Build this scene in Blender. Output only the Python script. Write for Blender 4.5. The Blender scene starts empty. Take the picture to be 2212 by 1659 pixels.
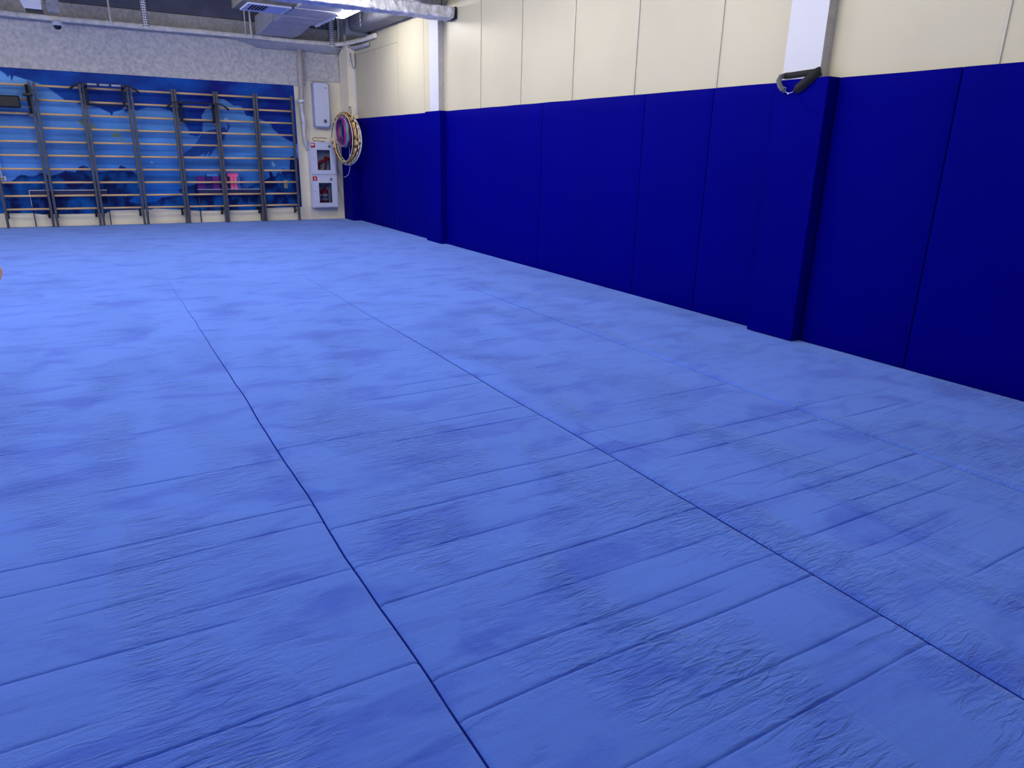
import bpy, math, random
import numpy as np
from mathutils import Vector, Matrix, noise as mnoise
random.seed(7)
SC = bpy.context.scene
COL = SC.collection

# ------------------------------------------------------------------ camera
cam_data = bpy.data.cameras.new('camera')
cam = bpy.data.objects.new('camera', cam_data)
COL.objects.link(cam)
cam_data.sensor_width = 36.0
cam_data.lens = 36.0 * 1535.75 / 2212.0
cam_data.clip_start = 0.05
RM = Matrix(((0.8649, 0.1387, -0.4823), (-0.5014, 0.2782, -0.8192), (0.0206, 0.9505, 0.3102)))
cam.matrix_world = Matrix.Translation((0, 0, 1.5)) @ RM.to_4x4()
SC.camera = cam

# ------------------------------------------------------------------ exposure and world
SC.view_settings.view_transform = 'Standard'
SC.view_settings.look = 'None'
SC.view_settings.gamma = 1.0
SC.view_settings.use_curve_mapping = False
SC.view_settings.exposure = 1.12
world = bpy.data.worlds.new('world')
SC.world = world
world.use_nodes = True
world.node_tree.nodes['Background'].inputs[0].default_value = (0.75, 0.85, 1.0, 1)
world.node_tree.nodes['Background'].inputs[1].default_value = 0.03

LAMP_POWER = 30.0        # emission strength of every LED batten
LAMP_COL = (1.0, 0.975, 0.93, 1)

# ------------------------------------------------------------------ materials
def lin(c):
    return tuple((v / 12.92) if v <= 0.04045 else ((v + 0.055) / 1.055) ** 2.4 for v in [x / 255.0 for x in c])

MATS = {}
def mat(name, rgb, rough=0.6, metal=0.0, var=0.08, scale=6.0, bump=0.0, bscale=60.0, spec=0.5,
        stretch=(1, 1, 1), emit=0.0, alpha=1.0, rgb2=None, detail=4.0, coat=0.0):
    """procedural principled material: colour broken up by noise, optional bump"""
    if name in MATS:
        return MATS[name]
    m = bpy.data.materials.new(name)
    m.use_nodes = True
    nt = m.node_tree
    b = nt.nodes['Principled BSDF']
    tc = nt.nodes.new('ShaderNodeTexCoord')
    mp = nt.nodes.new('ShaderNodeMapping')
    mp.inputs['Scale'].default_value = stretch
    nt.links.new(tc.outputs['Object'], mp.inputs['Vector'])
    c = lin(rgb)
    n = nt.nodes.new('ShaderNodeTexNoise')
    n.inputs['Scale'].default_value = scale
    n.inputs['Detail'].default_value = detail
    nt.links.new(mp.outputs[0], n.inputs['Vector'])
    r = nt.nodes.new('ShaderNodeValToRGB')
    r.color_ramp.elements[0].position = 0.3
    r.color_ramp.elements[1].position = 0.7
    if rgb2:
        c2 = lin(rgb2)
        r.color_ramp.elements[0].color = (*c2, 1)
        r.color_ramp.elements[1].color = (*c, 1)
    else:
        r.color_ramp.elements[0].color = tuple(v * (1 - var) for v in c) + (1,)
        r.color_ramp.elements[1].color = tuple(min(1, v * (1 + var)) for v in c) + (1,)
    nt.links.new(n.outputs['Fac'], r.inputs[0])
    nt.links.new(r.outputs[0], b.inputs['Base Color'])
    b.inputs['Roughness'].default_value = rough
    b.inputs['Metallic'].default_value = metal
    b.inputs['Specular IOR Level'].default_value = spec
    b.inputs['Coat Weight'].default_value = coat
    if bump > 0:
        n2 = nt.nodes.new('ShaderNodeTexNoise')
        n2.inputs['Scale'].default_value = bscale
        n2.inputs['Detail'].default_value = 5
        nt.links.new(mp.outputs[0], n2.inputs['Vector'])
        bp = nt.nodes.new('ShaderNodeBump')
        bp.inputs['Strength'].default_value = bump
        bp.inputs['Distance'].default_value = 0.02
        nt.links.new(n2.outputs['Fac'], bp.inputs['Height'])
        nt.links.new(bp.outputs[0], b.inputs['Normal'])
    if emit > 0:
        nt.links.new(r.outputs[0], b.inputs['Emission Color'])
        b.inputs['Emission Strength'].default_value = emit
    MATS[name] = m
    return m

def glass_mat():
    if 'glass' in MATS:
        return MATS['glass']
    m = bpy.data.materials.new('cabinet_glass')
    m.use_nodes = True
    nt = m.node_tree
    nt.nodes.remove(nt.nodes['Principled BSDF'])
    out = nt.nodes['Material Output']
    tr = nt.nodes.new('ShaderNodeBsdfTransparent'); tr.inputs[0].default_value = (0.82, 0.85, 0.88, 1)
    gl = nt.nodes.new('ShaderNodeBsdfGlossy'); gl.inputs['Roughness'].default_value = 0.03
    fr = nt.nodes.new('ShaderNodeFresnel'); fr.inputs[0].default_value = 1.45
    mx = nt.nodes.new('ShaderNodeMixShader')
    nt.links.new(fr.outputs[0], mx.inputs[0]); nt.links.new(tr.outputs[0], mx.inputs[1]); nt.links.new(gl.outputs[0], mx.inputs[2])
    nt.links.new(mx.outputs[0], out.inputs[0])
    MATS['glass'] = m
    return m

# ------------------------------------------------------------------ mesh builder
class MB:
    def __init__(s):
        s.v = []; s.f = []; s.m = []; s.sm = []
    def add(s, vs, fs, mi=0, smooth=False):
        o = len(s.v); s.v += [tuple(p) for p in vs]
        for f in fs:
            s.f.append(tuple(i + o for i in f)); s.m.append(mi); s.sm.append(smooth)
        return s
    def box(s, x0, x1, y0, y1, z0, z1, mi=0):
        vs = [(x, y, z) for z in (z0, z1) for y in (y0, y1) for x in (x0, x1)]
        return s.add(vs, [(0, 2, 3, 1), (4, 5, 7, 6), (0, 1, 5, 4), (2, 6, 7, 3), (0, 4, 6, 2), (1, 3, 7, 5)], mi)
    def prism(s, poly, axis, a, b, mi=0, smooth=False):
        """extrude a 2-D polygon along an axis; poly coords are the other two axes in xyz order"""
        def P(p, t):
            return {'x': (t, p[0], p[1]), 'y': (p[0], t, p[1]), 'z': (p[0], p[1], t)}[axis]
        n = len(poly)
        vs = [P(p, a) for p in poly] + [P(p, b) for p in poly]
        s.add(vs, [(i, (i + 1) % n, n + (i + 1) % n, n + i) for i in range(n)], mi, smooth)
        o = len(s.v) - 2 * n
        s.f.append(tuple(o + i for i in range(n - 1, -1, -1))); s.m.append(mi); s.sm.append(False)
        s.f.append(tuple(o + n + i for i in range(n))); s.m.append(mi); s.sm.append(False)
        return s
    def tube(s, pts, r, n=10, mi=0, closed=False, caps=True, flat=1.0, wob=0.0):
        pts = [Vector(p) for p in pts]
        N = len(pts)
        rs = r if isinstance(r, (list, tuple)) else [r] * N
        vs = []; up = None
        for i, p in enumerate(pts):
            if closed:
                t = (pts[(i + 1) % N] - pts[i - 1]).normalized()
            else:
                t = (pts[min(i + 1, N - 1)] - pts[max(i - 1, 0)]).normalized()
            if up is None:
                up = Vector((0, 0, 1)) if abs(t.z) < 0.9 else Vector((0, 1, 0))
            a = t.cross(up).normalized(); b = a.cross(t).normalized(); up = b
            for k in range(n):
                th = 2 * math.pi * k / n
                rr = rs[i]
                if wob: rr *= 1 + wob * mnoise.noise(Vector((p.x * 9 + k * 1.7, p.y * 9 - k, p.z * 9)))
                vs.append(p + a * (math.cos(th) * rr) + b * (math.sin(th) * rr * flat))
        fs = []
        for i in range(N if closed else N - 1):
            j = (i + 1) % N
            for k in range(n):
                fs.append((i * n + k, i * n + (k + 1) % n, j * n + (k + 1) % n, j * n + k))
        s.add(vs, fs, mi, True)
        if caps and not closed:
            o = len(s.v) - N * n
            s.f.append(tuple(o + k for k in range(n - 1, -1, -1))); s.m.append(mi); s.sm.append(False)
            s.f.append(tuple(o + (N - 1) * n + k for k in range(n))); s.m.append(mi); s.sm.append(False)
        return s
    def lathe(s, prof, c, axis='z', n=24, mi=0):
        """profile of (radius, height) spun round an axis through c"""
        vs = []
        for r, h in prof:
            for k in range(n):
                t = 2 * math.pi * k / n; a, b = r * math.cos(t), r * math.sin(t)
                d = {'z': (a, b, h), 'y': (a, h, b), 'x': (h, a, b)}[axis]
                vs.append((c[0] + d[0], c[1] + d[1], c[2] + d[2]))
        fs = [(i * n + k, i * n + (k + 1) % n, (i + 1) * n + (k + 1) % n, (i + 1) * n + k) for i in range(len(prof) - 1) for k in range(n)]
        s.add(vs, fs, mi, True)
        o = len(s.v) - len(vs)
        s.f.append(tuple(o + k for k in range(n))); s.m.append(mi); s.sm.append(False)
        L = (len(prof) - 1) * n
        s.f.append(tuple(o + L + k for k in range(n))); s.m.append(mi); s.sm.append(False)
        return s
    def build(s, name, mats, parent=None, bevel=0.0, seg=2, loc=None):
        me = bpy.data.meshes.new(name)
        me.from_pydata(s.v, [], s.f)
        if not isinstance(mats, (list, tuple)): mats = [mats]
        for m in mats: me.materials.append(m)
        me.polygons.foreach_set('material_index', s.m)
        me.polygons.foreach_set('use_smooth', s.sm)
        import bmesh
        bm = bmesh.new(); bm.from_mesh(me)
        bmesh.ops.recalc_face_normals(bm, faces=bm.faces)
        bm.to_mesh(me); bm.free()
        me.update()
        o = bpy.data.objects.new(name, me)
        COL.objects.link(o)
        if parent is not None: o.parent = parent
        if loc: o.location = loc
        if bevel > 0:
            b = o.modifiers.new('bevel', 'BEVEL'); b.width = bevel; b.segments = seg; b.limit_method = 'ANGLE'
            b.harden_normals = False
            for p in me.polygons: p.use_smooth = True
            w = o.modifiers.new('wn', 'WEIGHTED_NORMAL'); w.keep_sharp = True
        return o

def tag(o, label, cat, group=None, kind=None):
    o['label'] = label; o['category'] = cat
    if group: o['group'] = group
    if kind: o['kind'] = kind
    return o
def struct(o, label=None):
    o['kind'] = 'structure'
    if label: o['label'] = label
    return o
def thing(name, loc, label, cat, group=None):
    o = bpy.data.objects.new(name, None); COL.objects.link(o)
    o.empty_display_size = 0.1
    o.location = loc
    return tag(o, label, cat, group)
def rel(o, parent):
    """meshes are written in world coordinates; hang them under a thing that stands elsewhere"""
    o.parent = parent
    o.location = -Vector(parent.location)
    return o
def part(mb, name, m, parent, bevel=0.0, seg=2):
    return rel(mb.build(name, m, None, bevel, seg), parent)
def sub(mb, name, m, parent_part, bevel=0.0):
    o = mb.build(name, m, None, bevel); o.parent = parent_part
    return o

# ------------------------------------------------------------------ surfaces
M_beige = mat('beige_panel', (200, 193, 170), 0.45, var=0.03, scale=1.5, bump=0.03, bscale=120)
M_joint = mat('joint_strip', (190, 186, 172), 0.3, var=0.03, scale=10)
M_white = mat('white_paint', (240, 232, 210), 0.7, var=0.05, scale=2.5, bump=0.08, bscale=50)
M_column = mat('column_white', (208, 209, 222), 0.5, var=0.02, scale=2, bump=0.03, bscale=90)
M_conc = mat('raw_concrete', (226, 224, 222), 0.9, var=0.18, scale=16.0, bump=0.9, bscale=60, rgb2=(186, 186, 194), detail=12)
M_conc_side = mat('column_concrete', (184, 180, 178), 0.9, var=0.1, scale=14, bump=0.4, bscale=60)
M_ceil = mat('dark_concrete', (112, 114, 130), 0.95, var=0.2, scale=2.0, bump=0.5, bscale=25, rgb2=(88, 90, 106))
M_vinyl = mat('blue_vinyl', (0, 0, 122), 0.6, var=0.05, scale=1.2, bump=0.10, bscale=5, spec=0.02)
M_white_metal = mat('white_enamel', (208, 214, 240), 0.35, var=0.02, scale=5)
M_foil = mat('foil_insulation', (214, 214, 222), 0.45, metal=0.15, var=0.2, scale=12, bump=1.0, bscale=22)
M_duct = mat('duct_grey', (186, 187, 196), 0.5, metal=0.1, var=0.12, scale=6, bump=0.9, bscale=12)
M_duct_dark = mat('duct_dark', (118, 120, 130), 0.6, metal=0.2, var=0.15, scale=5, bump=0.8, bscale=12)
M_tray = mat('pipe_lagging', (238, 235, 226), 0.75, var=0.15, scale=9, bump=0.9, bscale=30)
M_black = mat('black_plastic', (22, 22, 26), 0.45, var=0.1, scale=12)
M_blackpad = mat('black_leatherette', (16, 20, 24), 0.5, var=0.15, scale=20, bump=0.15, bscale=80)
M_post = mat('grey_post', (80, 82, 94), 0.4, metal=0.2, var=0.06, scale=8)
M_wood = mat('varnished_beech', (218, 180, 134), 0.4, var=0.12, scale=14, stretch=(0.3, 6, 6))
M_steel = mat('bright_steel', (190, 192, 200), 0.25, metal=0.9, var=0.05, scale=20)
M_zinc = mat('perforated_zinc', (236, 238, 244), 0.4, metal=0.1, var=0.05, scale=10)
M_hole = mat('punched_hole', (30, 30, 36), 0.9)
M_red = mat('fire_red', (170, 16, 26), 0.35, var=0.06, scale=8)
M_strap = mat('black_webbing', (30, 32, 36), 0.85, var=0.2, scale=60, bump=0.3, bscale=200)

# ------------------------------------------------------------------ mural (a painting on the wall: its colours are the paint)
def seg_inside(px, pz, poly):
    ins = np.zeros(px.shape, bool)
    n = len(poly)
    for i in range(n):
        x0, z0 = poly[i]; x1, z1 = poly[(i + 1) % n]
        c = (z0 > pz) != (z1 > pz)
        with np.errstate(divide='ignore', invalid='ignore'):
            xi = (x1 - x0) * (pz - z0) / (z1 - z0 + 1e-12) + x0
        ins ^= c & (px < xi)
    return ins
def vnoise(x, z, seed):
    xi = np.floor(x).astype(int); zi = np.floor(z).astype(int)
    fx = x - xi; fz = z - zi
    fx = fx * fx * (3 - 2 * fx); fz = fz * fz * (3 - 2 * fz)
    def h(a, b):
        t = np.sin(a * 127.1 + b * 311.7 + seed * 74.7) * 43758.5453
        return t - np.floor(t)
    return (h(xi, zi) * (1 - fx) + h(xi + 1, zi) * fx) * (1 - fz) + (h(xi, zi + 1) * (1 - fx) + h(xi + 1, zi + 1) * fx) * fz
def fbm(x, z, seed, o=4):
    r = 0; a = 0.5; t = 0
    for i in range(o):
        r = r + a * vnoise(x * 2 ** i, z * 2 ** i, seed + i); t += a; a *= 0.55
    return r / t

def build_mural():
    X0, X1, Z0, Z1, Y = -2.6, 4.05, 0.20, 2.74, 16.072
    nx, nz = 620, 250
    xs = np.linspace(X0, X1, nx); zs = np.linspace(Z0, Z1, nz)
    gx, gz = np.meshgrid(xs, zs)
    wx = gx + 0.035 * (fbm(gx * 5, gz * 5, 3) - 0.5); wz = gz + 0.035 * (fbm(gx * 5, gz * 5, 9) - 0.5)
    t = np.clip((gz - 0.4) / 2.1, 0, 1)[..., None]
    def C(*c): return np.array(lin(c))
    light = C(8, 84, 176) * (1 - t) + C(92, 148, 212) * t
    side = np.exp(-((gx - 3.3) / 0.55) ** 2 - ((gz - 1.5) / 0.9) ** 2)[..., None]
    light = light * (1 - 0.35 * side) + C(70, 130, 200) * 0.35 * side
    left = np.clip((0.6 - gx) / 1.2, 0, 1)[..., None]
    light = light * (1 - 0.4 * left) + C(88, 136, 204) * 0.4 * left
    band = fbm(gx * 0.8, gz * 7, 21, 3)[..., None]
    img = light * (0.50 + 1.0 * band)
    img = img * (0.85 + 0.3 * fbm(gx * 2, gz * 2, 5)[..., None])
    def paint(mask, col, a=1.0):
        nonlocal img
        m = (mask * a)[..., None]
        img = img * (1 - m) + col * m
    n1 = fbm(gx * 3, gz * 3, 31)[..., None]
    n2 = np.clip(fbm(gx * 1.6 + 4, gz * 2.6, 77) * 2 - 0.6, 0, 1)[..., None]
    top = [(-3, 3), (-3, 2.72), (-1.35, 2.70), (-0.98, 2.66), (-0.91, 2.61), (-0.88, 2.56), (-0.85, 2.6), (-0.84, 2.5), (-0.79, 2.59), (-0.7, 2.56), (-0.58, 2.53), (-0.43, 2.48), (-0.29, 2.41), (-0.19, 2.32), (-0.08, 2.23), (0.07, 2.2), (0.27, 2.17), (0.38, 2.14), (0.48, 2.11), (0.54, 2.07), (0.62, 2.04), (0.63, 1.97), (0.67, 2.06), (0.76, 2.08), (0.84, 2.12), (0.9, 2.05), (0.94, 2.13), (1.02, 2.12), (1.07, 2.1), (1.22, 2.16), (1.27, 2.17), (1.48, 2.16), (1.66, 2.12), (1.8, 1.99), (1.89, 1.9), (1.94, 1.78), (1.95, 1.69), (2.09, 1.66), (2.19, 1.73), (2.2, 1.84), (2.22, 1.95), (2.2, 2.05), (2.26, 2.13), (2.32, 2.22), (2.48, 2.31), (2.55, 2.39), (2.64, 2.39), (2.74, 2.33), (2.83, 2.27), (2.97, 2.26), (3.02, 2.2), (3.05, 2.09), (3.18, 2.07), (3.32, 2.04), (3.53, 1.94), (3.56, 1.85), (3.72, 1.72), (3.85, 1.65), (3.98, 1.59), (4.2, 1.5), (4.2, 3)]
    tm = seg_inside(gx + 0.012 * (fbm(gx * 12, gz * 12, 3) - 0.5), gz, top)
    ridge = np.abs(np.sin(gx * 1.7 + 2.2 * fbm(gx * 1.5, gz * 1.5, 41)))[..., None]
    tc = C(0, 24, 122) * (1 - n2) + C(6, 84, 180) * n2
    low = np.clip((2.5 - gz) / 0.5, 0, 1)[..., None]
    tc = tc * (1 - 0.35 * low) + C(0, 28, 140) * 0.35 * low
    m = tm[..., None]; img = img * (1 - m) + tc * (0.75 + 0.4 * n1) * m
    body = [(2.68, 1.79), (2.72, 1.86), (2.67, 1.95), (2.65, 1.93), (2.68, 1.86), (2.65, 1.8), (2.63, 1.85), (2.57, 1.85), (2.42, 1.81), (2.28, 1.77), (2.18, 1.72), (2.12, 1.63), (1.96, 1.44), (1.75, 1.3), (1.98, 1.28), (2.12, 1.31), (2.2, 1.36), (2.16, 1.28), (2.23, 1.32), (2.29, 1.39), (2.25, 1.28), (2.31, 1.32), (2.38, 1.42), (2.44, 1.47), (2.54, 1.58), (2.61, 1.69)]
    paint(seg_inside(wx, wz, body).astype(float), C(14, 48, 122), 0.88)
    haze = np.exp(-((gx - 2.1 - (gz - 1.5) * 0.9) / 0.28) ** 2 - ((gz - 1.5) / 0.35) ** 2)
    paint(haze, C(14, 70, 160), 0.35)
    rl = [(-3, 0), (-3, 0.9), (-2.2, 0.95), (-1.7, 0.82), (-1.31, 0.78), (-1.11, 0.81), (-1.02, 0.89), (-0.94, 0.93), (-0.85, 0.91), (-0.73, 0.91), (-0.65, 0.97), (-0.52, 0.91), (-0.37, 0.95), (-0.27, 1.0), (-0.11, 0.97), (-0.03, 1.07), (0.05, 1.1), (0.12, 1.06), (0.14, 1.0), (0.31, 0.98), (0.61, 1.04), (0.66, 1.1), (0.74, 1.06), (0.75, 1.0), (0.86, 0.99), (0.92, 0.9), (0.9, 0.7), (0.95, 0.6), (0.72, 0.44), (0.83, 0.4), (0.95, 0.38), (1.12, 0.41), (1.2, 0.41), (1.32, 0.5), (1.47, 0.52), (1.64, 0.57), (1.67, 0.59), (1.6, 0.67), (1.65, 0.65), (1.76, 0.73), (1.81, 0.7), (1.97, 0.75), (2.14, 0.83), (2.42, 0.74), (2.58, 0.67), (2.94, 0.67), (3.06, 0.74), (3.21, 0.77), (3.3, 0.83), (3.42, 0.88), (3.40, 1.0), (3.46, 1.0), (3.50, 0.9), (3.56, 0.93), (3.60, 1.0), (3.66, 0.96), (3.70, 1.08), (3.75, 1.04), (3.84, 1.04), (3.87, 1.29), (3.92, 1.31), (4.1, 1.25), (4.1, 0)]
    rm = seg_inside(wx, wz, rl)[..., None]
    n3 = np.clip(fbm(gx * 5, gz * 4, 55) * 3.2 - 1.15, 0, 1)[..., None]
    streak = np.clip(fbm(gx * 22, gz * 3.5, 90, 2) * 3 - 1.9, 0, 1)[..., None] * np.clip((0.62 - gz) / 0.2, 0, 1)[..., None]
    rc = C(2, 22, 84) * (1 - n3) + C(8, 84, 168) * n3
    rc = rc * (1 - 0.6 * streak) + C(40, 110, 190) * 0.6 * streak
    img = img * (1 - rm) + rc * rm
    up = seg_inside(wx, wz + 0.05, rl)[..., None]     # dark brushed rim along the top of the rocks
    rim = rm * (~up) * 0.55
    img = img * (1 - rim) + C(2, 26, 104) * rim
    for cx, cz, rx, rz in ((0.22, 1.83, 0.12, 0.045), (0.30, 1.78, 0.06, 0.03), (0.12, 1.87, 0.06, 0.05), (0.66, 1.65, 0.09, 0.055), (0.76, 1.57, 0.05, 0.03), (0.66, 1.56, 0.03, 0.015)):
        e = np.clip(1.6 - 1.6 * (((gx - cx) / rx) ** 2 + ((gz - cz) / rz) ** 2), 0, 1)
        paint(e, C(112, 132, 92), 0.85)
    for cx, cz, r in ((1.21, 1.16, 0.02), (3.52, 1.14, 0.035), (3.50, 1.19, 0.02), (2.66, 2.0, 0.035), (0.68, 0.53, 0.01)):
        paint(np.clip(1.5 - ((gx - cx) ** 2 + (gz - cz) ** 2) / r ** 2, 0, 1), C(170, 205, 240), 0.6)
    img = np.clip(img, 0, 1)
    # cut-out: lower edge of the painting is uneven
    def lower(x):
        pts = [(-3, .26), (-0.9, .25), (-0.72, .22), (-0.5, .22), (0.30, .215), (0.38, .27), (1.1, .275), (1.15, .29), (1.65, .26), (1.98, .23), (3.17, .225), (3.22, .26), (4.1, .27)]
        return np.interp(x, [p[0] for p in pts], [p[1] for p in pts])
    zz = gz.copy()
    lo = lower(xs)
    zz = lo[None, :] + (gz - Z0) / (Z1 - Z0) * (Z1 - lo[None, :])
    # note: the picture is sampled at the warped height
    fi = (zz - Z0) / (Z1 - Z0) * (nz - 1)
    i0 = np.clip(np.floor(fi).astype(int), 0, nz - 2); fr = (fi - i0)[..., None]
    jj = np.broadcast_to(np.arange(nx), (nz, nx))
    img = img[i0, jj] * (1 - fr) + img[i0 + 1, jj] * fr
    verts = np.stack([gx.ravel(), np.full(gx.size, Y), zz.ravel()], 1)
    a = np.arange(nz * nx).reshape(nz, nx)
    faces = np.stack([a[:-1, :-1].ravel(), a[:-1, 1:].ravel(), a[1:, 1:].ravel(), a[1:, :-1].ravel()], 1)
    me = bpy.data.meshes.new('mural')
    me.from_pydata(verts.tolist(), [], faces.tolist())
    ca = me.color_attributes.new('paint', 'FLOAT_COLOR', 'POINT')
    rgba = np.concatenate([img.reshape(-1, 3), np.ones((nx * nz, 1))], 1).astype(np.float32)
    ca.data.foreach_set('color', rgba.ravel())
    m = bpy.data.materials.new('mural_paint'); m.use_nodes = True
    nt = m.node_tree; b = nt.nodes['Principled BSDF']
    at = nt.nodes.new('ShaderNodeAttribute'); at.attribute_name = 'paint'
    tc_ = nt.nodes.new('ShaderNodeTexCoord')
    nn = nt.nodes.new('ShaderNodeTexNoise'); nn.inputs['Scale'].default_value = 24; nn.inputs['Detail'].default_value = 5
    nt.links.new(tc_.outputs['Object'], nn.inputs['Vector'])
    mr = nt.nodes.new('ShaderNodeMapRange'); mr.inputs['To Min'].default_value = 0.88; mr.inputs['To Max'].default_value = 1.12
    nt.links.new(nn.outputs['Fac'], mr.inputs['Value'])
    mx = nt.nodes.new('ShaderNodeVectorMath'); mx.operation = 'SCALE'
    nt.links.new(at.outputs['Color'], mx.inputs[0]); nt.links.new(mr.outputs[0], mx.inputs['Scale'])
    sc = nt.nodes.new('ShaderNodeVectorMath'); sc.operation = 'SCALE'; sc.inputs['Scale'].default_value = MURAL_GAIN
    nt.links.new(mx.outputs[0], sc.inputs[0])
    nt.links.new(sc.outputs[0], b.inputs['Base Color'])
    b.inputs['Roughness'].default_value = 0.5
    b.inputs['Specular IOR Level'].default_value = 0.15
    me.materials.append(m)
    o = bpy.data.objects.new('mural', me); COL.objects.link(o)
    tag(o, 'wide blue underwater cave mural painted on the back wall behind the wall bars', 'mural')
MURAL_GAIN = 1.2

# ------------------------------------------------------------------ room shell
struct(MB().box(-5.8, 5.5, -4.5, 16.3, -0.24, -0.04).build('floor', mat('screed', (120, 120, 124), 0.9, bump=0.2)))
struct(MB().box(-5.8, 5.5, 16.08, 16.3, -0.04, 4.4).build('wall_back', M_white))
struct(MB().box(-6.0, -5.8, -4.5, 16.3, -0.04, 4.4).build('wall_left', M_white))
struct(MB().box(-5.8, 5.5, -4.7, -4.5, -0.04, 4.4).build('wall_front', M_white))
cb = MB().box(-5.8, 5.5, -4.5, 16.3, 4.25, 4.45)
struct(cb.build('ceiling', M_ceil))
struct(MB().box(-5.8, 5.21, 16.0, 16.081, 3.84, 4.25).build('trim_11', M_ceil), 'shaded recess above the concrete beam, drawn as a dark wall strip')  # recess in shade above the beam, its darkness put into the concrete colour

JOINTS = [14.34, 13.16, 11.98, 9.93, 8.78, 7.58, 6.42, 5.23, 4.05, 2.76, 1.58, 0.4, -0.8, -2.0, -3.2]
wr = MB().box(5.225, 5.5, -4.5, 16.3, -0.04, 4.4)
ys = [16.08] + JOINTS + [-4.5]
for a, b in zip(ys[:-1], ys[1:]):
    if b > 13:
        wr.box(5.21, 5.225, b + 0.004, a - 0.004, -0.04, 3.325).box(5.21, 5.225, b + 0.004, a - 0.004, 3.330, 4.25)
    else:
        wr.box(5.21, 5.225, b + 0.004, a - 0.004, -0.04, 4.25)
struct(wr.build('wall_right', M_beige))
k = 0
for y in (9.93, 8.78, 7.58, 6.42, 5.23, 2.76):
    k += 1
    w = 0.016 if y > 8 else 0.024
    tb = MB().box(5.200, 5.212, y - w / 2, y + w / 2, 2.05, 4.2)
    struct(tb.build('trim_%d' % k, M_joint, bevel=0.002), 'pale vertical joint strip on the beige wall')
# raw concrete beam over the mural (drops lower on the left than over the cabinets)
bm_ = MB().prism([(-5.8, 2.715), (4.30, 2.715), (4.30, 2.83), (5.02, 2.83), (5.02, 3.83), (-5.8, 3.83)], 'y', 16.045, 16.081)
struct(bm_.build('trim_7', M_conc, bevel=0.004), 'raw grey concrete beam above the mural')
# wall columns
def column(y0, y1, i):
    c = MB().box(5.115, 5.212, y0, y1, -0.04, 4.25, 1)
    c.box(5.108, 5.115, y0 + 0.002, y1 - 0.002, 2.0, 4.25, 0)
    struct(c.build('trim_%d' % i, [M_column, M_conc_side]), 'white fronted wall column with raw concrete side')
column(11.19, 11.53, 8)
column(4.03, 4.39, 9)
struct(MB().box(5.03, 5.212, 15.50, 16.081, -0.04, 4.25).build('trim_10', M_white, bevel=0.006), 'white corner pillar')

build_mural()

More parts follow.
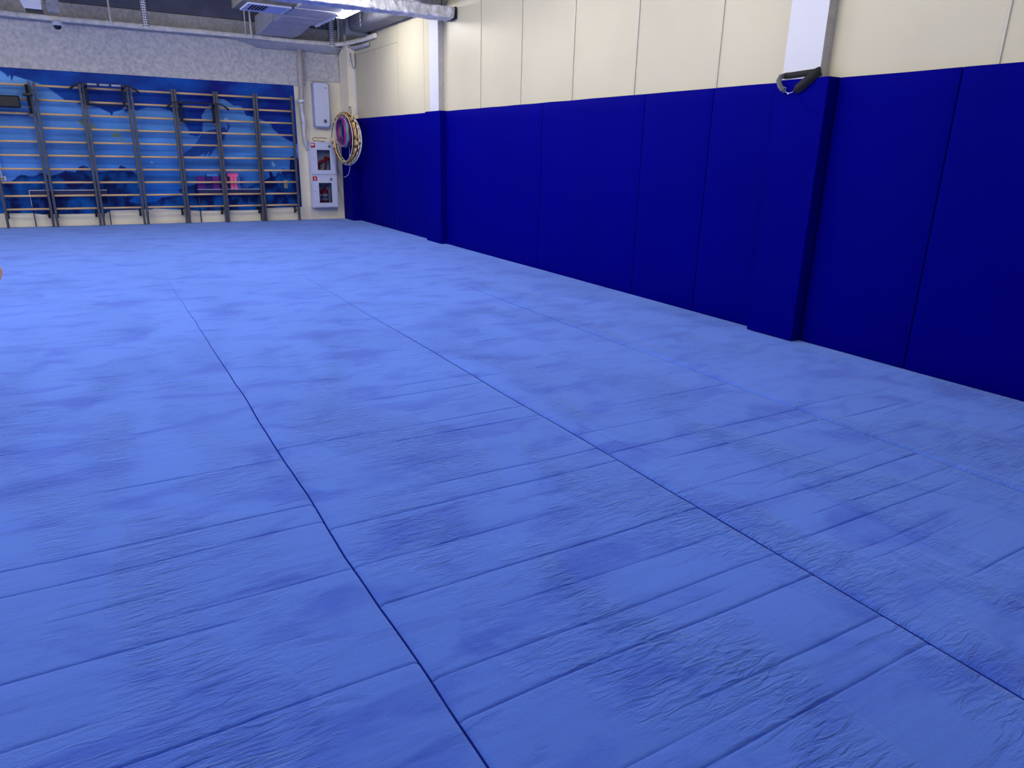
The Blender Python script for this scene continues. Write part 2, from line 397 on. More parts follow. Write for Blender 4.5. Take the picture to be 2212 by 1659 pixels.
# ------------------------------------------------------------------ blue carpet
def carpet_material():
    m = bpy.data.materials.new('blue_carpet'); m.use_nodes = True
    nt = m.node_tree; b = nt.nodes['Principled BSDF']; L = nt.links.new
    tc = nt.nodes.new('ShaderNodeTexCoord')
    def noise(scale, st=(1, 1, 1), detail=4, rot=0.0, dist=0.0, rough=0.5):
        mp = nt.nodes.new('ShaderNodeMapping'); mp.inputs['Scale'].default_value = st; mp.inputs['Rotation'].default_value = (0, 0, rot)
        n = nt.nodes.new('ShaderNodeTexNoise'); n.inputs['Scale'].default_value = scale; n.inputs['Detail'].default_value = detail
        n.inputs['Distortion'].default_value = dist; n.inputs['Roughness'].default_value = rough
        L(tc.outputs['Object'], mp.inputs[0]); L(mp.outputs[0], n.inputs['Vector']); return n.outputs['Fac']
    def rng(s, a, b_, c, d):
        r = nt.nodes.new('ShaderNodeMapRange'); r.inputs[1].default_value = a; r.inputs[2].default_value = b_
        r.inputs[3].default_value = c; r.inputs[4].default_value = d; L(s, r.inputs[0]); return r.outputs[0]
    def mul(a, b_, op='MULTIPLY'):
        x = nt.nodes.new('ShaderNodeMath'); x.operation = op
        for i, s in enumerate((a, b_)):
            if isinstance(s, (int, float)): x.inputs[i].default_value = s
            else: L(s, x.inputs[i])
        return x.outputs[0]
    smudge = rng(noise(2.6, (0.8, 1.5, 1), 5, 0.35, 0.6), 0.50, 0.66, 0, 1)     # nap brushed the other way
    marks = rng(noise(7.0, (0.35, 1.6, 1), 4, 0.1, 1.2), 0.56, 0.70, 0, 1)
    streak = rng(noise(5.0, (0.18, 6.0, 1), 3, 0.02), 0.35, 0.7, 0, 1)
    large = noise(0.45, (1, 1, 1), 2)
    fine = noise(420, (1, 1, 1), 2)
    val = mul(mul(mul(smudge, 0.04), mul(marks, 0.07), 'ADD'), mul(streak, 0.06), 'ADD')
    val = mul(1.06, val, 'SUBTRACT')
    val = mul(val, rng(large, 0.3, 0.7, 0.95, 1.05))
    val = mul(val, rng(fine, 0.3, 0.7, 0.90, 1.10))
    base = nt.nodes.new('ShaderNodeMixRGB'); base.inputs[0].default_value = 1
    base.blend_type = 'MIX'
    base.inputs[1].default_value = (*CARPET_A, 1); base.inputs[2].default_value = (*CARPET_B, 1)
    L(mul(smudge, mul(marks, 0.4), 'ADD'), base.inputs[0])
    sc = nt.nodes.new('ShaderNodeVectorMath'); sc.operation = 'SCALE'
    L(base.outputs[0], sc.inputs[0]); L(val, sc.inputs['Scale'])
    L(sc.outputs[0], b.inputs['Base Color'])
    b.inputs['Roughness'].default_value = 1.0
    b.inputs['Specular IOR Level'].default_value = 0.0
    b.inputs['Sheen Weight'].default_value = 0.5
    b.inputs['Sheen Roughness'].default_value = 0.5
    b.inputs['Sheen Tint'].default_value = (0.48, 0.66, 1.0, 1)
    # wrinkles where feet pushed the pile, in patches
    patch = rng(noise(1.1, (1.6, 0.7, 1), 3, 0.2, 0.8), 0.44, 0.64, 0, 1)
    wr1 = noise(22, (0.42, 1.7, 1), 3, 0.12, 1.2)
    fur = noise(150, (1, 1, 1), 3)
    h = mul(mul(mul(wr1, mul(patch, 0.08, 'ADD')), 0.032), mul(fur, 0.0026), 'ADD')
    h = mul(h, mul(mul(smudge, 0.003), mul(marks, 0.003), 'ADD'), 'SUBTRACT')
    bp = nt.nodes.new('ShaderNodeBump'); bp.inputs['Strength'].default_value = 0.8; bp.inputs['Distance'].default_value = 1.0
    L(h, bp.inputs['Height']); L(bp.outputs[0], b.inputs['Normal'])
    return m
CARPET_A = lin((86, 124, 229))
CARPET_B = lin((72, 105, 219))
M_carpet = carpet_material()
M_seam_dark = mat('seam_gap_dark', (34, 56, 160), 1.0, spec=0.0)  # shade of the seam gaps put into the colour of the mat edges

def nz(a, b=0.0):
    return mnoise.noise(Vector((a, b, 3.3)))
def seam_x(x, y):
    if abs(x) > 5: return x
    return x + 0.020 * nz(y * 0.55, x * 3.1) + 0.009 * nz(y * 1.9, x * 5.7) + 0.003 * nz(y * 6.1, x * 2.7)
def carpet(x0, x1, creases, label, y0=-3.0, y1=16.04):
    ys = {}
    for y in np.arange(y0, y1 + 1e-6, 0.12):
        if all(abs(y - c[0]) > 0.045 for c in creases): ys[round(float(y), 4)] = 1
    for c in creases:
        for d in (-0.014, -0.005, -0.0022, 0, 0.0022, 0.005, 0.014):
            ys[round(c[0] + d, 4)] = 1
    ys[round(y1, 4)] = 1
    yl = sorted(ys)
    us = [0.0, 0.003, 0.008, 0.02] + list(np.linspace(0.06, (x1 - x0) - 0.06, 26 if x1 - x0 < 3 else 96)) + [(x1 - x0) - 0.02, (x1 - x0) - 0.008, (x1 - x0) - 0.003, (x1 - x0)]
    W = x1 - x0
    V = []; n = len(us)
    for y in yl:
        fade = min(1, max(0.0, (9.5 - y) / 5.5))
        gw = lambda x: (0.0007 if x < 1 else 0.0016 if x < 3 else 0.0022) * fade
        a = seam_x(x0, y) + (gw(x0) if x0 > -5 else 0); b = seam_x(x1, y) - (gw(x1) if x1 < 5 else 0)
        for u in us:
            uu = u
            if 0.001 < u < 0.005: uu = 0.0003 + 0.0027 * fade
            if 0.001 < W - u < 0.005: uu = W - 0.0003 - 0.0027 * fade
            f = uu / W
            x = a + (b - a) * f
            e = min(u, W - u)
            z = 0.0022 * nz(x * 1.3 + 7, y * 1.3)
            if e < 0.02: z -= 0.013 * fade * (1 - e / 0.02) ** 1.6
            yy = y
            for (cy, f0, f1, dep) in creases:
                d = abs(y - cy)
                if d < 0.02:
                    w = (1 if f0 <= 0 else min(1, max(0, (f - f0) * W / 0.18))) * (1 if f1 > 1 else min(1, max(0, (f1 - f) * W / 0.18)))
                    w *= 0.75 + 0.5 * nz(x * 5, cy * 9)
                    dd = max(0, 1 - d / 0.0048)
                    z -= dep * 1.25 * dd * w
                    if 0.006 < d: z += 0.0012 * w
                    yy = y + 0.018 * nz(x * 1.5, cy * 4.1)
            V.append((x, min(yy, y1), z))
    F = []
    for j in range(len(yl) - 1):
        for i in range(n - 1):
            F.append((j * n + i, j * n + i + 1, (j + 1) * n + i + 1, (j + 1) * n + i))
    mb = MB(); mb.add(V, F, 0, True)
    for q in range(len(F)):
        if q % (n - 1) in (0, n - 2): mb.m[q] = 1
    # skirts down to the screed
    o = len(mb.v)
    ring = [j * n for j in range(len(yl))] + [(len(yl) - 1) * n + i for i in range(1, n)] + [j * n + n - 1 for j in range(len(yl) - 2, -1, -1)] + [i for i in range(n - 2, 0, -1)]
    mb.v += [(mb.v[r][0], mb.v[r][1], -0.04) for r in ring]
    R = len(ring)
    for i in range(R):
        mb.f.append((ring[i], ring[(i + 1) % R], o + (i + 1) % R, o + i)); mb.m.append(1); mb.sm.append(False)
    tag(mb.build('carpet_roll_mat', [M_carpet, M_seam_dark]), label, 'gym mat', 'blue carpet rolls on the floor')

def far(ylist, f0=0, f1=1, d=0.0025): return [(y, f0, f1, d) for y in ylist]
carpet(-5.79, 0.69, [(2.875, 0.66, 2, 0.006), (2.695, 0.792, 2, 0.005), (2.297, 0.884, 2, 0.004), (1.7, 0.838, 2, 0.006), (2.18, 0.66, 0.942, 0.007), (1.62, 0.815, 0.919, 0.006), (3.419, 0.85, 2, 0.005), (2.45, 0.838, 0.954, 0.003), (4.1, 0.66, 0.931, 0.003), (1.9, 0.66, 0.884, 0.004), (5.0, 0.838, 0.977, 0.003)],
       'wide left-hand blue carpet mat, rippled by footprints, under the running person')
carpet(0.69, 2.19, [(2.032, 0, 2, .007), (1.603, 0, 2, .006), (1.431, .0, 2, .007), (1.161, .35, 2, .008), (0.984, 0, 2, .007), (4.083, .3, 2, .006), (3.369, .3, 2, .007), (2.801, .2, 2, .006), (2.615, 0, 2, .007), (4.279, .6, 2, .004), (3.55, .0, 2, .005), (1.82, .2, 1, .004), (2.3, 0, .7, .004), (1.52, .3, .8, .003), (1.08, .1, .6, .004), (5.1, .1, .9, .003), (6.4, 0, .7, .003)],
       'blue carpet mat roll in the middle, crossed by many fine creases')
carpet(2.19, 3.70, [(2.716, 0, 2, .006), (2.523, .1, 2, .005), (1.934, 0, 2, .006), (3.293, .3, 2, .005), (1.64, .06, .9, .008), (1.47, .1, .7, .004), (1.40, .1, .7, .004), (2.2, 0, .8, .004), (1.15, .3, 2, .006), (1.75, .2, 2, .004), (4.2, 0, .5, .004), (2.05, .3, 1, .003), (3.0, 0, .5, .004), (5.9, .2, .9, .003)],
       'second blue carpet mat roll from the right, between two long seams')
carpet(3.70, 5.205, [(2.49, .06, .5, .007), (1.885, .45, 2, .006), (2.2, 0, .6, .003), (2.75, .0, .4, .003), (1.6, .1, 2, .004)],
       'rightmost blue carpet mat roll, lying along the padded wall')

# ------------------------------------------------------------------ blue wall pads
def pad(y0, y1, label, ztop=2.1, x0=5.168, x1=5.207):
    mb = MB()
    nyy, nzz = max(4, int((y1 - y0) / 0.12)), 18
    V = []
    for j in range(nzz + 1):
        for i in range(nyy + 1):
            a, b = i / nyy, j / nzz
            y = y0 + 0.004 + (y1 - y0 - 0.008) * a; z = 0.002 + (ztop - 0.002) * b
            if j == nzz: z += 0.004 * nz(y * 2.2, 5.5)
            e = min(a * (y1 - y0), (1 - a) * (y1 - y0), b * ztop, (1 - b) * ztop)
            bul = 0.0035 * (1 - math.exp(-e / 0.06)) + 0.0025 * nz(y * 1.4, z * 1.2)
            V.append((x0 + 0.003 - bul, y, z))
    F = [(j * (nyy + 1) + i, j * (nyy + 1) + i + 1, (j + 1) * (nyy + 1) + i + 1, (j + 1) * (nyy + 1) + i) for j in range(nzz) for i in range(nyy)]
    mb.add(V, F, 0, True)
    o = len(mb.v); n = nyy + 1
    ring = [i for i in range(n)] + [j * n + nyy for j in range(1, nzz + 1)] + [nzz * n + i for i in range(nyy - 1, -1, -1)] + [j * n for j in range(nzz - 1, 0, -1)]
    mb.v += [(x1, mb.v[r][1], mb.v[r][2]) for r in ring]
    R = len(ring)
    for i in range(R):
        mb.f.append((ring[i], ring[(i + 1) % R], o + (i + 1) % R, o + i)); mb.m.append(0); mb.sm.append(False)
    mb.f.append(tuple(o + i for i in range(R))); mb.m.append(0); mb.sm.append(False)
    ob = mb.build('wall_pad', M_vinyl)
    b = ob.modifiers.new('bevel', 'BEVEL'); b.width = 0.004; b.segments = 2; b.limit_method = 'ANGLE'; b.angle_limit = 0.8
    return tag(ob, label, 'wall pad', 'dark blue vinyl pads along the right wall')
pad(13.38, 15.455, 'dark blue vinyl wall pad farthest away, just past the hanging hoops')
pad(11.65, 13.38, 'dark blue vinyl wall pad just beyond the far white column')
pad(8.16, 11.06, 'dark blue vinyl wall pad just on the near side of the far white column')
pad(6.18, 8.16, 'dark blue vinyl wall pad in the middle of the long right wall stretch')
pad(5.21, 6.18, 'narrow dark blue vinyl wall pad, second beyond the near white column')
pad(4.40, 5.21, 'narrow dark blue vinyl wall pad touching the far side of the near column')
pad(2.957, 3.895, 'dark blue vinyl wall pad touching the near side of the near column')
pad(0.96, 2.957, 'dark blue vinyl wall pad nearest the viewer, at the right edge')

def column_pad(y0, y1, label, ridge=False):
    poly = [(5.207, y0), (5.207, y0 + 0.05), (5.104, y0 + 0.05), (5.104, y1 - 0.04), (5.165, y1 - 0.04), (5.165, y1), (5.066, y1), (5.066, y0)]
    # front panel plus a return on the near side
    mb = MB().prism([(5.104, y1), (5.104, y0 + 0.05), (5.207, y0 + 0.05), (5.207, y0), (5.066, y0), (5.066, y1)], 'z', 0.002, 2.105)
    ob = mb.build('column_pad', M_vinyl, bevel=0.012, seg=3)
    tag(ob, label, 'wall pad', 'dark blue vinyl pads wrapped round the columns')
    return ob
column_pad(11.06, 11.65, 'dark blue vinyl pad wrapped round the foot of the far white column')
cp = column_pad(3.905, 4.40, 'dark blue vinyl pad wrapped round the near column, under the black strap')
cr = MB().tube([(5.066, 4.17, 1.985), (5.064, 4.13, 1.935), (5.066, 4.08, 1.895), (5.064, 4.05, 1.875), (5.066, 4.00, 1.865), (5.066, 3.96, 1.83), (5.067, 3.94, 1.81)], [0.001, .0035, .003, .004, .004, .003, .001], 6)
sub(cr, 'crease', M_vinyl, cp)
# corner pad
mb = MB().prism([(4.99, 16.06), (4.99, 15.462), (5.207, 15.462), (5.207, 15.495), (5.027, 15.495), (5.027, 16.06)], 'z', 0.002, 2.10)
tag(mb.build('corner_pad', M_vinyl, bevel=0.01, seg=3), 'dark blue vinyl pad wrapped round the corner pillar behind the hoops', 'wall pad')

# ------------------------------------------------------------------ ceiling lamps
M_led = bpy.data.materials.new('led_diffuser'); M_led.use_nodes = True
_b = M_led.node_tree.nodes['Principled BSDF']
_b.inputs['Base Color'].default_value = (0.9, 0.92, 0.95, 1)
_b.inputs['Emission Color'].default_value = LAMP_COL
_b.inputs['Emission Strength'].default_value = LAMP_POWER
def lamp(x, y, label):
    t = thing('ceiling_lamp', (x, y, 3.6), label, 'lamp', 'linear LED battens under the ceiling')
    part(MB().box(x - .07, x + .07, y - .62, y + .62, 3.658, 3.70), 'housing', M_white_metal, t, 0.006)
    part(MB().box(x - .0625, x + .0625, y - .6, y + .6, 3.60, 3.657), 'diffuser', M_led, t)
    for dy in (-.45, .45):
        part(MB().tube([(x, y + dy, 3.70), (x, y + dy, 4.25)], .003, 6), 'wire', M_steel, t)
    return t
lamp(4.16, 12.5, 'bright linear LED lamp between the ducts near the right wall')
LAMPS = [(0.9, 12.6), (-2.6, 12.6), (3.2, 9.9), (0.6, 9.9), (-2.0, 9.9), (-4.4, 9.9), (3.2, 7.2), (0.6, 7.2), (-2.0, 7.2), (-4.4, 7.2), (3.2, 4.4), (-1.0, 4.4), (3.4, 1.2), (-2.6, 1.2)]
for x, y in LAMPS:
    lamp(x, y, 'linear LED lamp out of the picture, hung above the blue carpet')

# ------------------------------------------------------------------ ducts and trays under the ceiling
def rough_box(mb, x0, x1, y0, y1, z0, z1, step=0.06, amp=0.012, seed=0.0, r=0.03, mi=0):
    """box whose cross-section (across its long axis) is rounded and whose skin is crumpled"""
    along_x = (x1 - x0) >= (y1 - y0)
    L0, L1 = (x0, x1) if along_x else (y0, y1)
    c0, c1 = (y0, y1) if along_x else (x0, x1)
    prof = []
    for (cx, cz, a0) in ((c1 - r, z0 + r, -90), (c1 - r, z1 - r, 0), (c0 + r, z1 - r, 90), (c0 + r, z0 + r, 180)):
        for k in range(4):
            a = math.radians(a0 + 30 * k); prof.append((cx + r * math.cos(a), cz + r * math.sin(a)))
    # subdivide long edges
    P = []
    for i, p in enumerate(prof):
        q = prof[(i + 1) % len(prof)]; d = math.dist(p, q); n = max(1, int(d / step))
        for k in range(n): P.append((p[0] + (q[0] - p[0]) * k / n, p[1] + (q[1] - p[1]) * k / n))
    N = max(2, int((L1 - L0) / step)); V = []
    for i in range(N + 1):
        l = L0 + (L1 - L0) * i / N
        for (c, z) in P:
            d = amp * nz(l * 9 + seed, c * 9 + z * 13) + amp * .6 * nz(l * 25 + seed, c * 21 + z * 27)
            mc, mz = (c0 + c1) / 2, (z0 + z1) / 2
            v = Vector((c - mc, z - mz)).normalized() * d
            V.append((l, c + v.x, z + v.y) if along_x else (c + v.x, l, z + v.y))
    n = len(P)
    F = [(i * n + k, i * n + (k + 1) % n, (i + 1) * n + (k + 1) % n, (i + 1) * n + k) for i in range(N) for k in range(n)]
    mb.add(V, F, mi, True)
    o = len(mb.v) - len(V)
    mb.f.append(tuple(o + k for k in range(n))); mb.m.append(mi); mb.sm.append(False)
    mb.f.append(tuple(o + N * n + k for k in range(n))); mb.m.append(mi); mb.sm.append(False)
    return mb

# foil duct across the room, ends at the right wall
t = thing('foil_duct', (3.9, 10.9, 3.45), 'flat crumpled silver foil duct running across to the right wall', 'duct')
part(rough_box(MB(), 1.6, 5.17, 10.7, 11.02, 3.39, 3.54, .025, .03, 1.0, .02), 'duct_body', M_foil, t)
part(MB().box(5.18, 5.188, 10.69, 11.03, 3.385, 3.55), 'flange', M_black, t)
for x in (2.3, 3.3, 4.75):
    part(MB().tube([(x, 10.69, 3.54), (x, 10.69, 4.25)], .006, 6), 'hanger', M_steel, t)
# big duct running away from the viewer
t = thing('ventilation_duct', (3.7, 13.2, 3.7), 'large pale grey sheet duct beside the bright lamp, running towards the back wall', 'duct')
mb = rough_box(MB(), 3.33, 4.06, 11.1, 14.3, 3.62, 3.98, .12, .006, 5.0, .02)
part(mb, 'duct_body', M_duct, t)
mb = MB()
for i, (y, z, h) in enumerate([(14.30, 3.62, .21), (14.6, 3.60, .22), (14.95, 3.57, .24), (15.3, 3.55, .26), (15.70, 3.56, .26)]):
    pass
sec = [(14.301, 3.63), (14.65, 3.60), (15.0, 3.57), (15.35, 3.555), (15.72, 3.57)]
V = []
for (y, z) in sec:
    for (x, zz) in ((3.30, z), (4.02, z), (4.02, 3.9), (3.30, 3.9)):
        V.append((x, y, zz))
F = [(i * 4 + k, i * 4 + (k + 1) % 4, (i + 1) * 4 + (k + 1) % 4, (i + 1) * 4 + k) for i in range(len(sec) - 1) for k in range(4)]
mb.add(V, F + [(0, 1, 2, 3), tuple(16 + k for k in range(4))])
part(mb, 'elbow', M_duct, t, 0.02)
for y in (11.9, 12.7, 13.5):
    part(MB().box(3.31, 4.08, y, y + .03, 3.605, 3.99), 'seam_flange', M_duct, t, .003)
# flap of torn foil along the right edge
mb = MB()
V = []
for i in range(30):
    y = 12.9 + i * 0.048
    V += [(4.05, y, 3.625), (4.085 + .01 * nz(i * .9), y, 3.60 + .03 * nz(i * 1.3, 2.2)), (4.095, y, 3.60 + .03 * nz(i * 1.3, 2.2))]
F = [(i * 3 + k, i * 3 + k + 1, i * 3 + k + 4, i * 3 + k + 3) for i in range(29) for k in range(2)]
mb.add(V, F)
fl = part(mb, 'torn_foil', mat('torn_white', (236, 236, 240), .5, bump=.5), t)
s_ = fl.modifiers.new('solid', 'SOLIDIFY'); s_.thickness = 0.004
# dark duct along the right wall
t = thing('wall_duct', (4.98, 12.8, 3.8), 'dark grey duct hugging the top of the right wall', 'duct')
part(rough_box(MB(), 4.76, 5.20, 11.03, 14.5, 3.62, 4.02, .1, .016, 9.0, .09), 'duct_body', M_duct_dark, t)
part(rough_box(MB(), 4.70, 5.205, 14.5, 14.62, 3.56, 4.04, .1, .004, 9.0, .05), 'collar', M_duct_dark, t)

# lagged pipe tray along the back wall, bends round to the right wall
t = thing('lagged_tray', (2.0, 15.75, 3.5), 'pale lagged pipe run along the back wall, bending to the right wall', 'pipe')
path = [(x, 15.79 + .01 * nz(x * 2)) for x in np.arange(-5.7, 4.85, 0.12)] + [(4.92, 15.74), (5.00, 15.62), (5.06, 15.40), (5.10, 15.15), (5.135, 14.85), (5.16, 14.5), (5.165, 14.15)]
mb = MB(); V = []
for i, (x, y) in enumerate(path):
    a = Vector(path[max(i - 1, 0)]); b = Vector(path[min(i + 1, len(path) - 1)]); d = (b - a).normalized(); nrm = Vector((-d.y, d.x))
    for k in range(12):
        th = 2 * math.pi * k / 12
        c, s2 = math.cos(th), math.sin(th)
        c = math.copysign(abs(c) ** .6, c); s2 = math.copysign(abs(s2) ** .6, s2)
        rr = 1 + .14 * nz(x * 11 + y * 7 + k, k * 1.3)
        zc = 3.535 + .012 * nz(x * 1.1, 4)
        p = Vector((x, y)) + nrm * (c * .035 * rr)
        V.append((p.x, p.y, zc + s2 * .043 * rr))
n = 12; N = len(path)
F = [(i * n + k, i * n + (k + 1) % n, (i + 1) * n + (k + 1) % n, (i + 1) * n + k) for i in range(N - 1) for k in range(n)]
mb.add(V, F, 0, True); mb.add(V[:n], [tuple(range(n))]); mb.add(V[-n:], [tuple(range(n))])
part(mb, 'lagging', M_tray, t)
# sagging grey lining behind it, wide on the right only
mb = MB(); V = []
xs_ = list(np.arange(-5.7, 2.9, .3)) + list(np.arange(3.0, 5.03, .1))
for x in xs_:
    f = min(1, max(0, (x - 2.9) / .6))
    zw = 3.50 - .13 * f + .02 * nz(x * 3, 8.8)
    for k in range(7):
        u = k / 6
        V.append((x, 15.80 + (16.04 - 15.80) * u, 3.498 + (zw - 3.498) * u - .02 * f * math.sin(math.pi * u) + .012 * nz(x * 6, u * 5)))
F = [(i * 7 + k, i * 7 + k + 1, (i + 1) * 7 + k + 1, (i + 1) * 7 + k) for i in range(len(xs_) - 1) for k in range(6)]
mb.add(V, F, 0, True)
o = part(mb, 'lining', M_duct, t); sd = o.modifiers.new('solid', 'SOLIDIFY'); sd.thickness = .01; sd.offset = 1
mb = MB(); V = []
pr = [(5.20, 16.03), (5.20, 15.8), (5.20, 15.5), (5.20, 15.2), (5.20, 14.9), (5.19, 14.6)]
inn = [(4.95, 15.80), (5.02, 15.62), (5.07, 15.4), (5.11, 15.15), (5.14, 14.85), (5.165, 14.55)]
for (a, b) in zip(pr, inn):
    V += [(a[0], a[1], 3.40), (b[0], b[1], 3.46)]
mb.add(V, [(i * 2, i * 2 + 1, i * 2 + 3, i * 2 + 2) for i in range(5)], 0, True)
o = part(mb, 'corner_lining', M_duct, t); sd = o.modifiers.new('solid', 'SOLIDIFY'); sd.thickness = .01; sd.offset = 1
# loose fold hanging under the tray
mb = MB().add([(3.05, 15.76, 3.49), (3.60, 15.76, 3.49), (3.62, 16.04, 3.42), (3.38, 16.04, 3.36)], [(0, 1, 2, 3)])
o = part(mb, 'loose_fold', M_duct, t); sd = o.modifiers.new('solid', 'SOLIDIFY'); sd.thickness = .008

# perforated channels
def channel(x, y, z0, z1, label, w=.095):
    mb = MB()
    mb.box(x - w / 2, x + w / 2, y, y + .004, z0, z1, 0).box(x - w / 2, x - w / 2 + .004, y, y + .03, z0, z1, 0).box(x + w / 2 - .004, x + w / 2, y, y + .03, z0, z1, 0)
    z = z0 + .03
    while z < z1 - .02:
        for dx in (-.033, .033):
            mb.box(x + dx - .007, x + dx + .007, y - .001, y, z, z + .024, 1)
        mb.box(x - .010, x + .010, y - .001, y, z + .006, z + .022, 1)
        z += .04
    tag(mb.build('perforated_channel', [M_zinc, M_hole]), label, 'metal strut', 'perforated struts carrying the lagged pipe')
channel(1.375, 15.72, 3.50, 4.245, 'white perforated metal strut left of the air grille, above the mural')
channel(4.80, 15.70, 3.47, 4.245, 'white perforated metal strut below the bright ceiling lamp')

def rod(pts, r, label, name='hanger_rod', m=None, group='thin hangers from the ceiling'):
    mb = MB().tube(pts, r, 8, wob=.25)
    return tag(mb.build(name, m or M_tray), label, 'hanger', group)
rod([(.815, 15.72, 4.245), (.82, 15.72, 3.6), (.83, 15.72, 3.48)], .016, 'pale lagged hanger rod to the right of the dome camera')
rod([(3.215, 15.72, 4.245), (3.22, 15.72, 3.65), (3.235, 15.73, 3.50)], .018, 'lumpy pale hanger rod under the air grille')
rod([(3.13, 15.80, 4.245), (3.135, 15.80, 3.58)], .012, 'thin pale hanger rod left of the lumpy one under the grille')
rod([(3.56, 15.95, 4.245), (3.57, 15.95, 3.57)], .014, 'thin dull hanger rod in shadow right of the grille')
rod([(5.02, 15.60, 4.245), (5.03, 15.60, 3.65), (5.045, 15.58, 3.47)], .016, 'pale lagged hanger rod right of the lamp end, tied to the pipe')
rod([(4.93, 15.7, 4.245), (4.95, 15.72, 3.7), (4.945, 15.76, 3.6), (4.90, 15.8, 3.55)], .02, 'pale flexible hose curling down beside the right-hand strut', 'flexible_hose')
mb = MB()
for i in range(9):
    z = 3.90 - i * .036
    c = [(4.69 + (.010 * math.cos(a) if i % 2 == 0 else 0), 13.6 + (0 if i % 2 == 0 else .010 * math.cos(a)), z + .022 * math.sin(a)) for a in np.linspace(0, 2 * math.pi, 11)[:-1]]
    mb.tube(c, .0035, 5, closed=True)
mb.tube([(4.69, 13.6, 3.92), (4.69, 13.6, 4.25)], .003, 5)
tag(mb.build('chain', M_steel), 'short steel chain dangling to the right of the bright lamp', 'chain')
# steel brackets hanging by the foil duct
tag(MB().tube([(5.02, 10.85, 3.55), (5.02, 10.85, 4.25)], .008, 6).build('hanger_rod', M_black), 'black threaded hanger over the end of the foil duct', 'hanger', 'thin hangers from the ceiling')

# air grille
tag(rough_box(MB(), 2.50, 3.315, 12.66, 13.55, 3.632, 4.24, .12, .004, 3.0, .01).build('grille_duct', mat('duct_brown', (122, 118, 114), .8, var=.2, scale=8, bump=.6, bscale=30)), 'short dark duct box holding the white air grille', 'duct')
t = thing('air_grille', (2.93, 13.06, 3.6), 'white rectangular air grille with slats under a dark duct box', 'air vent')
x0, x1, y0, y1 = 2.595, 3.265, 12.72, 13.40
fr_ = MB().box(x0, x1, y0, y0 + .06, 3.602, 3.630).box(x0, x1, y1 - .06, y1, 3.602, 3.630).box(x0, x0 + .06, y0 + .06, y1 - .06, 3.602, 3.630).box(x1 - .06, x1, y0 + .06, y1 - .06, 3.602, 3.630)
part(fr_, 'frame', M_white_metal, t, .003)
part(MB().box(x0 + .05, x1 - .05, y0 + .05, y1 - .05, 3.624, 3.630), 'backing', M_hole, t)
for i in range(11):
    x = x0 + .08 + i * .050
    tilt = .016 if i < 6 else -.016
    part(MB().prism([(x - tilt, 3.605), (x - tilt + .006, 3.605), (x + tilt + .006, 3.622), (x + tilt, 3.622)], 'y', y0 + .055, y1 - .055), 'slat', M_white_metal, t)

# dome camera
t = thing('dome_camera', (-.01, 15.73, 3.40), 'white dome security camera hanging under the lagged pipe', 'camera')
part(MB().lathe([(.05, .10), (.072, .095), (.075, .05), (.078, .045), (.078, .02), (.07, .012)], (-.01, 15.73, 3.40), n=28), 'housing', M_white_metal, t)
part(MB().lathe([(.062, .014), (.06, -.01), (.048, -.032), (.028, -.046), (.005, -.05)], (-.01, 15.73, 3.40), n=28), 'dome', mat('smoked_dome', (18, 24, 48), .08), t)

# white box at the top left
t = thing('ventilation_box', (-.33, 15.0, 3.6), 'white slanted box fixed under the ceiling at top left', 'vent box')
part(MB().prism([(-.50, 4.245), (-.47, 3.68), (-.485, 3.66), (-.43, 3.535), (-.19, 3.535), (-.165, 4.245)], 'y', 14.95, 15.25), 'casing', M_white_metal, t, .006)
part(MB().box(-.52, -.17, 14.935, 14.95, 3.655, 3.665), 'seam_strip', M_zinc, t)
part(MB().box(-.42, -.18, 14.98, 15.25, 3.505, 3.534), 'base', M_black, t)
tag(MB().box(-.12, .06, 15.55, 15.70, 3.60, 4.245).build('pipe_boxing', M_conc), 'short brown-grey boxed upright right of the white ceiling box', 'boxing')

# ------------------------------------------------------------------ back wall fittings
# vertical lagged pipe with torn lower end
t = thing('vertical_pipe', (4.19, 15.98, 1.5), 'grey lagged pipe running down the wall right of the mural', 'pipe')
part(MB().tube([(4.20, 15.98, 3.46), (4.195, 15.98, 3.0), (4.18, 15.98, 2.55), (4.165, 15.98, 2.40)], .052, 14, wob=.12), 'upper_lagging', M_conc_side, t)
part(MB().tube([(4.16, 15.975, 2.45), (4.165, 15.975, 2.39)], .064, 14), 'clamp', M_zinc, t)
part(MB().tube([(4.165, 15.98, 2.40), (4.17, 15.985, 2.2), (4.185, 15.99, 2.0), (4.18, 16.0, 1.8), (4.20, 16.0, 1.62), (4.225, 16.02, 1.50), (4.25, 16.04, 1.44)], [.045, .04, .046, .034, .04, .03, .012], 12, wob=.9), 'torn_foil', M_foil, t)

# UV air recirculator
t = thing('air_recirculator', (4.57, 16.0, 1.92), 'white wall-mounted air purifier with a round dial, above the fire cabinets', 'air purifier')
def rr_loft(secs, n=5):
    mb = MB(); V = []
    for (y, xl, xr, z0, z1, r) in secs:
        for (cx, cz, a0) in ((xr - r, z0 + r, -90), (xr - r, z1 - r, 0), (xl + r, z1 - r, 90), (xl + r, z0 + r, 180)):
            for k in range(n):
                a = math.radians(a0 + 90 * k / (n - 1)); bow = .02 * math.sin(math.pi * (cz + r * math.sin(a) - z0) / (z1 - z0)) * (1 if cx > (xl + xr) / 2 else 0)
                V.append((cx + r * math.cos(a) + bow, y, cz + r * math.sin(a)))
    q = 4 * n
    F = [(i * q + k, i * q + (k + 1) % q, (i + 1) * q + (k + 1) % q, (i + 1) * q + k) for i in range(len(secs) - 1) for k in range(q)]
    mb.add(V, F, 0, True); mb.f.append(tuple(range(q))); mb.m.append(0); mb.sm.append(False)
    L = (len(secs) - 1) * q
    mb.f.append(tuple(L + k for k in range(q))); mb.m.append(0); mb.sm.append(False)
    return mb
